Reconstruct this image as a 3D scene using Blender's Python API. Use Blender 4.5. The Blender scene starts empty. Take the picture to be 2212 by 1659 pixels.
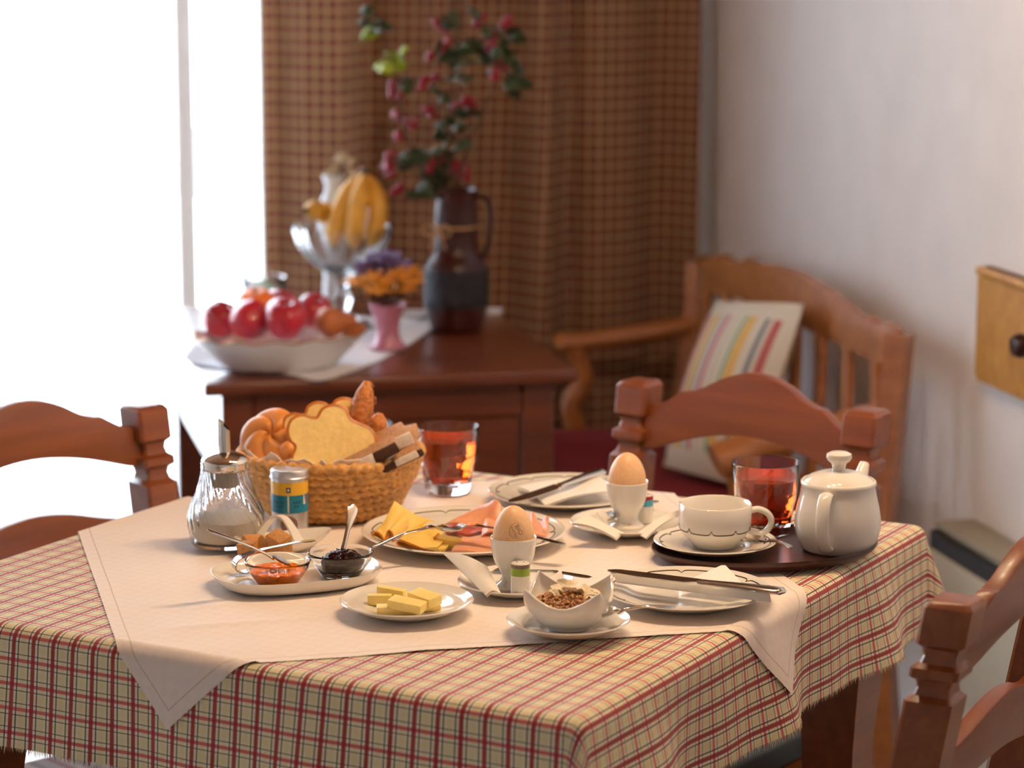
import bpy, bmesh, math, random
from mathutils import Vector, Matrix, noise
from math import sin, cos, pi, radians, sqrt, atan2

random.seed(7)
SC = bpy.context.scene
COL = SC.collection

# ------------------------------------------------------------------ camera
FPX = 5754.0                       # focal length in pixels of the 2212-wide frame (a 45 mm lens on a small sensor)
PITCH = math.atan(1055.5 / FPX)
CAMZ = 1.465
cam_d = bpy.data.cameras.new('camera')
cam = bpy.data.objects.new('camera', cam_d)
COL.objects.link(cam)
cam.location = (0, 0, CAMZ)
cam.rotation_euler = (pi / 2 - PITCH, 0, 0)
cam_d.sensor_width = 36
cam_d.lens = 36 * FPX / 2212
cam_d.clip_start = .05
cam_d.dof.use_dof = True
cam_d.dof.focus_distance = 2.74
cam_d.dof.aperture_fstop = 4.6
SC.camera = cam

# ------------------------------------------------------------------ world, daylight, exposure
SC.view_settings.view_transform = 'Standard'
SC.view_settings.look = 'None'
SC.view_settings.gamma = 1
SC.view_settings.use_curve_mapping = False
SC.view_settings.exposure = 0.22
wd_ = bpy.data.worlds.new('sky')
SC.world = wd_
wd_.use_nodes = True
bg = wd_.node_tree.nodes['Background']
bg.inputs[0].default_value = (.74, .86, 1, 1)
bg.inputs[1].default_value = 15.5
SC.cycles.max_bounces = 8
SC.cycles.transparent_max_bounces = 12
SC.cycles.sample_clamp_indirect = 6
SC.cycles.blur_glossy = .4

# room frame: W runs along the window wall, D runs from the camera to the window wall
RA = radians(13)
WX = Vector((cos(RA), sin(RA), 0)); DX = Vector((-sin(RA), cos(RA), 0))
def R(w, d, z=0): return WX * w + DX * d + Vector((0, 0, z))
WALL_R, WALL_B, WALL_L, WALL_F, CEIL = 1.60, 5.22, -2.3, -1.2, 2.5
WIN0, WIN1, WINZ = -1.95, 0.74, 2.25        # opening of the glazed balcony door

def portal(name, w, z, sx, sz, d):
    l = bpy.data.lights.new(name, 'AREA'); l.shape = 'RECTANGLE'; l.size = sx; l.size_y = sz
    l.cycles.is_portal = True
    o = bpy.data.objects.new(name, l); COL.objects.link(o)
    o.location = R(w, d, z)
    o.rotation_euler = (-pi / 2, 0, RA)      # light leaves along -D, into the room
    return o
portal('window_portal', (WIN0 + WIN1) / 2, WINZ / 2, WIN1 - WIN0, WINZ, WALL_B + .22)

# ------------------------------------------------------------------ pixel -> place helpers (frame 2212 x 1659)
cP, sP = cos(PITCH), sin(PITCH)
def ray(px, py):
    a = (px - 1106) / FPX; b = (py - 829.5) / FPX
    return Vector((a, cP - sP * b, -sP - cP * b))
def at(px, py, z):                 # the point at height z that stands there
    r = ray(px, py); t = (z - CAMZ) / r.z
    return Vector((r.x * t, r.y * t, z))
def atY(px, py, y):
    r = ray(px, py); t = y / r.y
    return Vector((r.x * t, y, CAMZ + r.z * t))
def on(px, py, ax, val):           # the point on the vertical plane  p . ax = val
    r = ray(px, py); t = val / (r.x * ax.x + r.y * ax.y)
    return Vector((r.x * t, r.y * t, CAMZ + r.z * t))
T = .7546                          # height of the laid table
SB = .72                           # height of the sideboard top

# ------------------------------------------------------------------ materials
def srgb(r, g, b):
    f = lambda c: (c / 255) / 12.92 if c <= 10 else ((c / 255 + .055) / 1.055) ** 2.4
    return (f(r), f(g), f(b), 1)
class NT:
    def __init__(s, name):
        s.m = bpy.data.materials.new(name); s.m.use_nodes = True
        s.t = s.m.node_tree; s.n = s.t.nodes; s.b = s.n['Principled BSDF']
    def new(s, typ, **kw):
        n = s.n.new(typ)
        for k, v in kw.items(): setattr(n, k, v)
        return n
    def link(s, a, b): s.t.links.new(a, b)
    def math(s, op, a, b=None, c=None):
        n = s.n.new('ShaderNodeMath'); n.operation = op
        for i, x in enumerate((a, b, c)):
            if x is None: continue
            if isinstance(x, (int, float)): n.inputs[i].default_value = x
            else: s.link(x, n.inputs[i])
        return n.outputs[0]
    def mix(s, fac, a, b):
        n = s.n.new('ShaderNodeMix'); n.data_type = 'RGBA'
        if isinstance(fac, (int, float)): n.inputs[0].default_value = fac
        else: s.link(fac, n.inputs[0])
        for i, x in ((6, a), (7, b)):
            if isinstance(x, tuple): n.inputs[i].default_value = x
            else: s.link(x, n.inputs[i])
        return n.outputs[2]
    def noise(s, scale, detail=3, coord='Object', stretch=None, rough=.5):
        tc = s.n.new('ShaderNodeTexCoord'); out = tc.outputs[coord]
        if stretch:
            mp = s.n.new('ShaderNodeMapping'); mp.inputs['Scale'].default_value = stretch
            s.link(out, mp.inputs[0]); out = mp.outputs[0]
        n = s.n.new('ShaderNodeTexNoise'); n.inputs['Scale'].default_value = scale
        n.inputs['Detail'].default_value = detail; n.inputs['Roughness'].default_value = rough
        s.link(out, n.inputs['Vector']); return n.outputs[0]
    def ramp(s, fac, stops):
        n = s.n.new('ShaderNodeValToRGB'); e = n.color_ramp.elements
        while len(e) < len(stops): e.new(.5)
        for i, (p, c) in enumerate(stops): e[i].position = p; e[i].color = c
        s.link(fac, n.inputs[0]); return n.outputs[0]
    def bump(s, h, strength=.3, dist=.002):
        n = s.n.new('ShaderNodeBump'); n.inputs['Strength'].default_value = strength
        n.inputs['Distance'].default_value = dist
        s.link(h, n.inputs['Height']); s.link(n.outputs[0], s.b.inputs['Normal'])
    def set(s, **kw):
        for k, v in kw.items(): s.b.inputs[k.replace('_', ' ')].default_value = v
        return s
def plain(name, col, rough=.5, var=.12, scale=40, bump=0, bdist=.001, detail=3, **kw):
    m = NT(name); dark = tuple(c * (1 - var) for c in col[:3]) + (1,); lite = tuple(min(1, c * (1 + var)) for c in col[:3]) + (1,)
    nz = m.noise(scale, detail)
    m.link(m.ramp(nz, [(.3, dark), (.7, lite)]), m.b.inputs['Base Color'])
    m.set(Roughness=rough, **kw)
    if bump: m.bump(nz, bump, bdist)
    return m.m
def wood(name, c1, c2, rough=.32, stretch=(3, 40, 40), scale=1.0, coat=.25):
    m = NT(name)
    g = m.noise(scale, 5, 'Object', stretch, .6)
    k = m.noise(2.2 * scale, 2)
    f = m.math('ADD', m.math('MULTIPLY', g, .75), m.math('MULTIPLY', k, .3))
    m.link(m.ramp(f, [(.32, c1), (.68, c2)]), m.b.inputs['Base Color'])
    m.set(Roughness=rough, Coat_Weight=coat, Coat_Roughness=.18)
    m.bump(g, .08, .001)
    return m.m
def glassy(name, col=(1, 1, 1, 1), ior=1.48, rough=0.0):
    m = NT(name); m.set(Base_Color=col, Roughness=rough, IOR=ior, Transmission_Weight=1.0)
    return m.m
MAT = {}
MAT['porcelain'] = plain('porcelain', srgb(238, 233, 222), .12, .015, 30, Coat_Weight=.4, Coat_Roughness=.04)
MAT['line'] = plain('rim_line_glaze', srgb(52, 38, 34), .2, .1, 30)
MAT['glass'] = glassy('clear_glass')
MAT['crystal'] = glassy('cut_crystal', (1, 1, 1, 1), 1.52)
MAT['tea'] = NT('red_tea').set(Base_Color=(1, .10, .008, 1), Roughness=0, IOR=1.34, Transmission_Weight=.80).m
MAT['steel'] = plain('polished_steel', (.56, .54, .51, 1), .13, .05, 60, Metallic=1.0)
MAT['chrome'] = plain('chrome_lid', (.72, .68, .62, 1), .1, .04, 40, Metallic=1.0)
MAT['tin'] = plain('brushed_tin', (.66, .65, .66, 1), .32, .05, 80, Metallic=.75)
MAT['napkin'] = plain('paper_napkin', srgb(246, 240, 230), .9, .03, 900, .12, .0004)
MAT['egg'] = plain('egg_shell', srgb(238, 190, 140), .42, .05, 260, .05, .0003, Subsurface_Weight=.12, Subsurface_Radius=(.006, .003, .0015), Subsurface_Scale=1.0)
MAT['ink'] = plain('egg_stamp_ink', srgb(150, 120, 84), .6, .1, 300)
MAT['butter'] = plain('butter', srgb(255, 224, 136), .42, .05, 120, .1, .0005, Subsurface_Weight=.25, Subsurface_Radius=(.006, .004, .001), Subsurface_Scale=1.0)
MAT['cheese'] = plain('cheese', srgb(246, 206, 104), .42, .05, 60, Subsurface_Weight=.2, Subsurface_Radius=(.004, .003, .001), Subsurface_Scale=1.0)
MAT['rind'] = plain('cheese_rind', srgb(206, 116, 24), .45, .1, 100)
MAT['ham'] = plain('cooked_ham', srgb(238, 166, 126), .36, .14, 55, .1, .0006, Subsurface_Weight=.2, Subsurface_Radius=(.006, .002, .001), Subsurface_Scale=1.0)
MAT['smokedham'] = plain('smoked_ham', srgb(190, 84, 66), .36, .16, 60, .1, .0006)
MAT['plum'] = plain('plum_jam', srgb(36, 8, 12), .16, .3, 160, .6, .003, Specular_IOR_Level=.14)
MAT['apricot'] = plain('apricot_jam', srgb(240, 122, 8), .14, .2, 160, .7, .003, Specular_IOR_Level=.16)
MAT['cube'] = plain('brown_sugar', srgb(200, 140, 76), .7, .18, 420, .6, .0012)
MAT['sugar'] = plain('white_sugar', srgb(244, 232, 214), .7, .05, 900, .5, .0008)
MAT['tray'] = plain('brown_tray', srgb(66, 34, 28), .3, .12, 70, .05, .0005)
MAT['crumb'] = plain('brioche_crumb', srgb(247, 212, 134), .8, .07, 130, .5, .0016)
MAT['crust'] = plain('brioche_crust', srgb(190, 108, 36), .45, .22, 45, .15, .001)
MAT['roll'] = plain('kaiser_crust', srgb(218, 140, 66), .45, .2, 26, .1, .0008)
MAT['seedroll'] = plain('seeded_crust', srgb(196, 118, 54), .6, .3, 190, .8, .003)
MAT['rye'] = plain('rye_crumb', srgb(186, 138, 96), .85, .25, 210, .8, .002)
MAT['ryecrust'] = plain('rye_crust', srgb(74, 44, 28), .8, .3, 120, .5, .002)
MAT['flour'] = plain('floured_crust', srgb(232, 222, 208), .9, .15, 160, .5, .0015)
MAT['straw'] = plain('basket_straw', srgb(216, 158, 84), .55, .3, 160, .5, .0015)
_g = NT('granola'); _gn = _g.noise(330, 3)
_g.link(_g.ramp(_gn, [(.38, srgb(104, 56, 20)), (.5, srgb(178, 108, 46)), (.62, srgb(226, 178, 112))]), _g.b.inputs['Base Color']); _g.set(Roughness=.55); _g.bump(_gn, .5, .002)
MAT['granola'] = _g.m
MAT['yogurt'] = plain('yogurt', srgb(250, 238, 204), .35, .03, 60)
MAT['coconut'] = plain('coconut_flake', srgb(244, 226, 190), .5, .12, 200, .3, .001)
MAT['chair'] = wood('chair_wood', srgb(106, 48, 19), srgb(142, 75, 33), .38, coat=.12)
MAT['sidewood'] = wood('sideboard_wood', srgb(82, 38, 22), srgb(118, 58, 34), .3)
MAT['bench'] = wood('bench_wood', srgb(138, 78, 34), srgb(178, 112, 56), .38)
MAT['pine'] = wood('pine_board', srgb(176, 116, 42), srgb(208, 152, 70), .4)
MAT['plaster'] = plain('white_plaster', srgb(240, 236, 234), .9, .03, 9, .12, .004)
MAT['ceilingp'] = wood('ceiling_boards', srgb(112, 74, 48), srgb(142, 100, 66), .6, (2, 30, 30), coat=0)
MAT['floor'] = wood('floor_boards', srgb(120, 92, 72), srgb(150, 118, 94), .45, (30, 2, 30))
MAT['skirt'] = plain('baseboard_paint', srgb(92, 82, 76), .5, .06, 20)
MAT['frame'] = plain('door_frame_paint', srgb(226, 214, 198), .4, .03, 20)
MAT['winglass'] = glassy('window_glass', (1, 1, 1, 1), 1.45)
MAT['heater'] = plain('heater_enamel', srgb(206, 204, 186), .4, .02, 20)
MAT['heatertop'] = plain('heater_top', srgb(156, 146, 124), .45, .04, 20)
MAT['black'] = plain('black_slot', (.006, .006, .008, 1), .6, .1, 20)
MAT['dish'] = plain('white_glaze', srgb(232, 234, 238), .18, .02, 20, Coat_Weight=.3)
MAT['gold'] = plain('gilt_rim', srgb(170, 120, 70), .35, .1, 40, Metallic=.4)
MAT['apple'] = plain('red_apple', srgb(178, 30, 48), .3, .45, 16, Coat_Weight=.3)
MAT['orange'] = plain('orange_peel', srgb(240, 124, 30), .4, .08, 200, .3, .001)
MAT['pear'] = plain('russet_pear', srgb(176, 96, 44), .5, .25, 30)
MAT['banana'] = plain('banana_peel', srgb(216, 160, 56), .5, .22, 22)
MAT['tip'] = plain('banana_tip', srgb(66, 46, 26), .7, .2, 60)
MAT['stem'] = plain('fruit_stem', srgb(70, 50, 32), .7, .2, 60)
MAT['jug'] = plain('brown_glaze', srgb(54, 20, 17), .28, .35, 14, Specular_IOR_Level=.35)
MAT['jugband'] = plain('rough_blue_black_glaze', srgb(34, 32, 40), .6, .5, 90, .9, .004, Specular_IOR_Level=.3)
MAT['twine'] = plain('twine', srgb(176, 134, 90), .9, .25, 200)
MAT['twig'] = plain('twig_bark', srgb(66, 46, 36), .8, .2, 60)
MAT['leaf'] = plain('leaf_green', srgb(52, 66, 36), .6, .3, 50)
MAT['leaflight'] = plain('leaf_lime', srgb(150, 166, 40), .45, .2, 50)
MAT['berry'] = plain('red_berry', srgb(136, 20, 36), .4, .15, 80, Specular_IOR_Level=.3)
MAT['pinkvase'] = plain('pink_glass_vase', srgb(206, 130, 150), .2, .08, 30, Transmission_Weight=.3)
MAT['petal_o'] = plain('orange_petal', srgb(222, 142, 32), .7, .2, 90)
MAT['petal_v'] = plain('violet_petal', srgb(104, 82, 128), .7, .25, 90)
MAT['dried'] = plain('dried_flower', srgb(206, 184, 150), .9, .2, 90)
MAT['votive'] = plain('green_candle', srgb(150, 160, 104), .4, .1, 40)
MAT['whitecloth'] = plain('white_linen', srgb(228, 226, 230), .9, .05, 220, .3, .001)
MAT['yellow'] = plain('yellow_print', srgb(236, 178, 40), .35, .05, 60)
MAT['teal'] = plain('teal_print', srgb(20, 128, 158), .35, .1, 320)
MAT['tealdark'] = plain('dark_teal_print', srgb(14, 84, 110), .35, .1, 120)
MAT['cream'] = plain('cream_print', srgb(226, 216, 186), .4, .1, 300)
MAT['sand'] = plain('window_of_spice', srgb(140, 100, 88), .5, .12, 300)
MAT['red'] = plain('red_print', srgb(180, 40, 44), .4, .05, 40)
MAT['greenb'] = plain('green_band', srgb(150, 176, 66), .3, .04, 40)
MAT['taupe'] = plain('taupe_band', srgb(128, 108, 92), .3, .04, 40)
MAT['blueb'] = plain('blue_band', srgb(84, 176, 206), .3, .04, 40)
MAT['redcush'] = plain('red_felt', srgb(120, 12, 24), .95, .15, 130, .3, .002)
MAT['plastic'] = plain('grey_plastic', srgb(190, 178, 162), .4, .05, 40)
MAT['rail'] = plain('balcony_paint', srgb(150, 152, 158), .8, .05, 10)
MAT['slab'] = plain('balcony_concrete', srgb(170, 170, 168), .9, .08, 14)

def stripes(m, coord, period, centre, width, soft=.15):
    x = m.math('FRACT', m.math('ADD', m.math('DIVIDE', coord, period), .5 - centre))
    a = m.math('ABSOLUTE', m.math('SUBTRACT', x, .5))
    n = m.n.new('ShaderNodeMapRange'); n.clamp = True
    h = width / 2
    n.inputs[1].default_value = h * (1 + soft); n.inputs[2].default_value = h * (1 - soft)
    m.link(a, n.inputs[0]); return n.outputs[0]
def uv_xy(m):
    tc = m.n.new('ShaderNodeTexCoord'); sp = m.n.new('ShaderNodeSeparateXYZ')
    m.link(tc.outputs['UV'], sp.inputs[0]); return sp.outputs[0], sp.outputs[1], tc.outputs['UV']
def weave(m, uvo, scale, strength, dist):
    mp = m.n.new('ShaderNodeTexNoise'); mp.inputs['Scale'].default_value = scale; mp.inputs['Detail'].default_value = 2
    m.link(uvo, mp.inputs['Vector']); m.bump(mp.outputs[0], strength, dist)
def check_cloth():
    m = NT('check_cloth'); u, v, uv = uv_xy(m); P = .0245
    c = srgb(246, 238, 212)
    mus = srgb(222, 204, 142)
    f = m.math('MULTIPLY', stripes(m, u, P, .5, .34, .6), .55)
    col = m.mix(f, c, mus)
    col = m.mix(m.math('MULTIPLY', stripes(m, v, P, .5, .34, .6), .4), col, mus)
    dk = srgb(34, 38, 36)
    for cc in (.24, .76):
        col = m.mix(m.math('MULTIPLY', stripes(m, v, P, cc, .045), .8), col, dk)
    col = m.mix(m.math('MULTIPLY', stripes(m, v, P, 0, .15), .85), col, srgb(204, 44, 58))
    for cc in (.24, .76):
        col = m.mix(m.math('MULTIPLY', stripes(m, u, P, cc, .06), .92), col, dk)
    col = m.mix(m.math('MULTIPLY', stripes(m, u, P, 0, .195), .95), col, srgb(152, 10, 24))
    m.link(col, m.b.inputs['Base Color']); m.set(Roughness=.85, Sheen_Weight=.15)
    weave(m, uv, 700, .25, .0006)
    return m.m
MAT['check'] = check_cloth()
def linen_overlay():
    m = NT('damask_overlay'); u, v, uv = uv_xy(m)
    a = stripes(m, u, .02, .5, .5, .1); b = stripes(m, v, .02, .5, .5, .1)
    ck = m.math('ABSOLUTE', m.math('SUBTRACT', a, b))
    col = m.mix(m.math('MULTIPLY', ck, .35), srgb(244, 232, 221), srgb(238, 223, 210))
    # hem seam 13 mm from the edge (uv runs over a .72 square)
    du = m.math('MINIMUM', u, m.math('SUBTRACT', OV, u)); dv = m.math('MINIMUM', v, m.math('SUBTRACT', OV, v))
    e = m.math('MINIMUM', du, dv)
    seam = m.math('LESS_THAN', m.math('ABSOLUTE', m.math('SUBTRACT', e, .0135)), .0006)
    col = m.mix(m.math('MULTIPLY', seam, .6), col, srgb(186, 150, 110))
    m.link(col, m.b.inputs['Base Color']); m.set(Roughness=.8, Sheen_Weight=.1)
    n = m.n.new('ShaderNodeTexNoise'); n.inputs['Scale'].default_value = 500; m.link(uv, n.inputs['Vector'])
    h = m.math('ADD', m.math('MULTIPLY', ck, .5), m.math('MULTIPLY', n.outputs[0], .8))
    m.bump(m.math('SUBTRACT', h, m.math('MULTIPLY', seam, 1.2)), .22, .0006)
    return m.m
OV = .716
MAT['overlay'] = linen_overlay()
def curtain_cloth():
    m = NT('check_curtain'); u, v, uv = uv_xy(m); P = .0238
    base = srgb(124, 72, 60); och = srgb(174, 144, 102)
    fa = stripes(m, u, P, .5, .30, .3); fb = stripes(m, v, P, .5, .30, .3)
    col = m.mix(m.math('MULTIPLY', fa, .55), base, och)
    col = m.mix(m.math('MULTIPLY', fb, .5), col, och)
    col = m.mix(m.math('MULTIPLY', stripes(m, u, P, .5, .09), .5), col, srgb(206, 172, 116))
    col = m.mix(m.math('MULTIPLY', stripes(m, v, P, .5, .09), .5), col, srgb(206, 172, 116))
    m.link(col, m.b.inputs['Base Color']); m.set(Roughness=.9)
    tr = m.n.new('ShaderNodeBsdfTranslucent'); m.link(col, tr.inputs[0])
    mx = m.n.new('ShaderNodeMixShader'); mx.inputs[0].default_value = .2
    m.link(m.b.outputs[0], mx.inputs[1]); m.link(tr.outputs[0], mx.inputs[2])
    m.link(mx.outputs[0], m.n['Material Output'].inputs[0])
    weave(m, uv, 500, .2, .0006)
    return m.m
MAT['curtain'] = curtain_cloth()
def sheer_cloth():
    m = NT('sheer_voile'); u, v, uv = uv_xy(m)
    tr = m.n.new('ShaderNodeBsdfTranslucent'); tr.inputs[0].default_value = (.92, .94, .96, 1)
    m.set(Base_Color=(.9, .9, .92, 1), Roughness=.9)
    tp = m.n.new('ShaderNodeBsdfTransparent')
    a = m.n.new('ShaderNodeMixShader'); a.inputs[0].default_value = .6
    m.link(m.b.outputs[0], a.inputs[1]); m.link(tr.outputs[0], a.inputs[2])
    b = m.n.new('ShaderNodeMixShader'); b.inputs[0].default_value = .14
    nz = m.noise(900, 1, 'UV')
    m.link(m.math('ADD', m.math('MULTIPLY', nz, .06), .16), b.inputs[0])
    m.link(tp.outputs[0], b.inputs[1]); m.link(a.outputs[0], b.inputs[2])
    m.link(b.outputs[0], m.n['Material Output'].inputs[0])
    return m.m
MAT['sheer'] = sheer_cloth()
def pillow_cloth():
    m = NT('striped_pillow'); u, v, uv = uv_xy(m)
    base = srgb(222, 208, 186)
    inr = m.math('MULTIPLY', m.math('GREATER_THAN', v, .12), m.math('LESS_THAN', v, .9))
    def band(col, lo, hi, c):
        f = m.math('MULTIPLY', m.math('MULTIPLY', m.math('GREATER_THAN', u, lo), m.math('LESS_THAN', u, hi)), inr)
        return m.mix(m.math('MULTIPLY', f, .85), col, c)
    col = base
    for lo, hi, c in ((.10, .16, srgb(196, 60, 60)), (.22, .30, srgb(210, 160, 40)), (.335, .36, srgb(120, 150, 170)), (.39, .44, srgb(186, 60, 90)),
                      (.50, .54, srgb(206, 190, 160)), (.60, .63, srgb(86, 150, 110)), (.64, .72, srgb(222, 164, 40)), (.80, .835, srgb(44, 56, 84)), (.87, .93, srgb(176, 30, 34))):
        col = band(col, lo, hi, c)
    m.link(col, m.b.inputs['Base Color']); m.set(Roughness=.95)
    weave(m, uv, 160, .5, .002)
    return m.m
MAT['pillow'] = pillow_cloth()
def woven_seat(name, cols):
    m = NT(name); tc = m.n.new('ShaderNodeTexCoord'); sp = m.n.new('ShaderNodeSeparateXYZ'); m.link(tc.outputs['Object'], sp.inputs[0])
    col = cols[0]; y = sp.outputs[0]
    for i, c in enumerate(cols[1:]):
        col = m.mix(m.math('MULTIPLY', stripes(m, y, .045, i / len(cols), .2, .4), .8), col, c)
    m.link(col, m.b.inputs['Base Color']); m.set(Roughness=.95)
    m.bump(m.noise(260, 2), .6, .003)
    return m.m
MAT['wovenA'] = woven_seat('woven_pink_grey', [srgb(150, 128, 120), srgb(120, 100, 104), srgb(176, 150, 130), srgb(120, 60, 60)])
MAT['wovenB'] = woven_seat('woven_blue_grey', [srgb(84, 92, 98), srgb(60, 66, 72), srgb(120, 124, 120), srgb(96, 76, 76)])

# ------------------------------------------------------------------ mesh helpers
def obj(name, V, F, m, parent=None, smooth=True, loc=None, uv=None, sharp=40, mtx=None):
    me = bpy.data.meshes.new(name)
    me.from_pydata([tuple(v) for v in V], [], F)
    me.validate(); me.update()
    if isinstance(m, str): m = MAT[m]
    me.materials.append(m)
    if uv is not None and len(uv) == len(me.vertices):
        l = me.uv_layers.new(name='UVMap')
        for lp in me.loops: l.data[lp.index].uv = uv[lp.vertex_index]
    bm = bmesh.new(); bm.from_mesh(me); bmesh.ops.recalc_face_normals(bm, faces=bm.faces); bm.to_mesh(me); bm.free()
    if smooth:
        me.polygons.foreach_set('use_smooth', [True] * len(me.polygons))
        if sharp: me.set_sharp_from_angle(angle=radians(sharp))
    o = bpy.data.objects.new(name, me); COL.objects.link(o)
    if parent is not None: o.parent = parent
    if loc is not None: o.location = loc
    if mtx is not None: o.matrix_local = mtx
    return o
def tag(o, label, cat, group=None, kind=None):
    o['label'] = label
    if cat: o['category'] = cat
    if group: o['group'] = group
    if kind: o['kind'] = kind
    return o
def thing(name, label, cat, loc=(0, 0, 0), rz=0, group=None, mtx=None):
    o = bpy.data.objects.new(name, None); COL.objects.link(o); o.empty_display_size = .05
    o.location = loc; o.rotation_euler = (0, 0, rz)
    if mtx is not None: o.matrix_local = mtx
    return tag(o, label, cat, group)
def struct(o): o['kind'] = 'structure'; return o
def copy_tree(o, parent=None):
    c = o.copy(); COL.objects.link(c)
    if parent is not None: c.parent = parent
    for ch in list(o.children): copy_tree(ch, c)
    return c
class MB:
    def __init__(s): s.v = []; s.f = []; s.uv = []
    def add(s, vf, mtx=None, uv=None):
        V, F = vf[0], vf[1]; k = len(s.v)
        s.v += [(mtx @ Vector(v)) if mtx is not None else Vector(v) for v in V]
        s.f += [tuple(i + k for i in f) for f in F]
        if uv: s.uv += uv
        return s
    def build(s, name, m, parent=None, **kw):
        return obj(name, s.v, s.f, m, parent, uv=s.uv if s.uv else None, **kw)
def TR(loc=(0, 0, 0), rx=0, ry=0, rz=0, sc=None):
    m = Matrix.Translation(loc) @ Matrix.Rotation(rz, 4, 'Z') @ Matrix.Rotation(ry, 4, 'Y') @ Matrix.Rotation(rx, 4, 'X')
    if sc: m = m @ Matrix.Diagonal((sc[0], sc[1], sc[2], 1))
    return m
def frame(p0, p1, up=Vector((0, 0, 1))):        # local x from p0 to p1, local z near up
    x = (p1 - p0).normalized(); y = up.cross(x).normalized(); z = x.cross(y)
    m = Matrix((x, y, z)).transposed().to_4x4(); m.translation = p0
    return m
def lathe(prof, seg=48, fn=None, sx=1, sy=1):
    V = []; F = []; rows = []
    for (r, z) in prof:
        if r < 1e-6: rows.append([len(V)]); V.append((0, 0, z)); continue
        row = []
        for k in range(seg):
            a = 2 * pi * k / seg
            p = (r * cos(a) * sx, r * sin(a) * sy, z) if fn is None else fn(a, r, z)
            row.append(len(V)); V.append(p)
        rows.append(row)
    for A, B in zip(rows, rows[1:]):
        if len(A) == 1 and len(B) == 1: continue
        for k in range(seg):
            k2 = (k + 1) % seg
            if len(A) == 1: F.append((A[0], B[k], B[k2]))
            elif len(B) == 1: F.append((A[k], B[0], A[k2]))
            else: F.append((A[k], B[k], B[k2], A[k2]))
    return V, F
def shell(outer, t, seg=48, fn=None, base=None):
    """open vessel: outer profile (r,z) from bottom up, wall t, closed bottom"""
    inner = [(max(r - t, 0), z) for r, z in outer]
    inner[0] = (inner[0][0], outer[0][1] + (base or t))
    inner = [p for p in inner if p[1] >= inner[0][1]]
    top = outer[-1]
    prof = [(0, outer[0][1])] + outer + [(top[0] - t * .5, top[1] + t * .35)] + inner[::-1] + [(0, inner[0][1])]
    return lathe(prof, seg, fn)
def tube(path, rad, seg=8, cap=True, flat=None, closed=False):
    path = [Vector(p) for p in path]; n = len(path)
    if not isinstance(rad, (list, tuple)): rad = [rad] * n
    V = []; F = []
    up = None
    for i, p in enumerate(path):
        if closed: t = path[(i + 1) % n] - path[i - 1]
        else: t = path[min(i + 1, n - 1)] - path[max(i - 1, 0)]
        t.normalize()
        if up is None:
            up = Vector((0, 0, 1)) if abs(t.z) < .9 else Vector((1, 0, 0))
        a = t.cross(up)
        if a.length < 1e-6: a = t.orthogonal()
        a.normalize(); b = a.cross(t).normalized(); up = b
        for k in range(seg):
            an = 2 * pi * k / seg
            ra, rb = (rad[i], rad[i]) if flat is None else (rad[i] * flat[0], rad[i] * flat[1])
            V.append(p + a * cos(an) * ra + b * sin(an) * rb)
    m = n if closed else n - 1
    for i in range(m):
        for k in range(seg):
            k2 = (k + 1) % seg; j = (i + 1) % n
            F.append((i * seg + k, i * seg + k2, j * seg + k2, j * seg + k))
    if cap and not closed:
        F.append(tuple(range(seg))[::-1]); F.append(tuple((n - 1) * seg + k for k in range(seg)))
    return V, F
def bm_out(bm):
    bm.verts.ensure_lookup_table(); bm.verts.index_update()
    V = [v.co.copy() for v in bm.verts]; F = [tuple(v.index for v in f.verts) for f in bm.faces]
    bm.free(); return V, F
def box(sx, sy, sz, bev=.002, seg=2, c=(0, 0, 0)):
    bm = bmesh.new(); bmesh.ops.create_cube(bm, size=1)
    for v in bm.verts: v.co = Vector((v.co.x * sx, v.co.y * sy, v.co.z * sz))
    if bev: bmesh.ops.bevel(bm, geom=list(bm.edges), offset=bev, segments=seg, affect='EDGES', profile=.6)
    for v in bm.verts: v.co += Vector(c)
    return bm_out(bm)
def prism(pts, th, bev=.002, seg=2):
    """outline in local x,y, thickness along z from 0 to th"""
    bm = bmesh.new()
    vs = [bm.verts.new((p[0], p[1], 0)) for p in pts]
    f = bm.faces.new(vs)
    r = bmesh.ops.extrude_face_region(bm, geom=[f])
    for e in r['geom']:
        if isinstance(e, bmesh.types.BMVert): e.co.z += th
    bmesh.ops.recalc_face_normals(bm, faces=bm.faces)
    if bev:
        es = [e for e in bm.edges if len(e.link_faces) == 2 and any(len(g.verts) > 4 or abs(g.normal.z) > .9 for g in e.link_faces) and abs(e.verts[0].co.z - e.verts[1].co.z) < 1e-6]
        bmesh.ops.bevel(bm, geom=es, offset=bev, segments=seg, affect='EDGES', profile=.6)
    return bm_out(bm)
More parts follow.
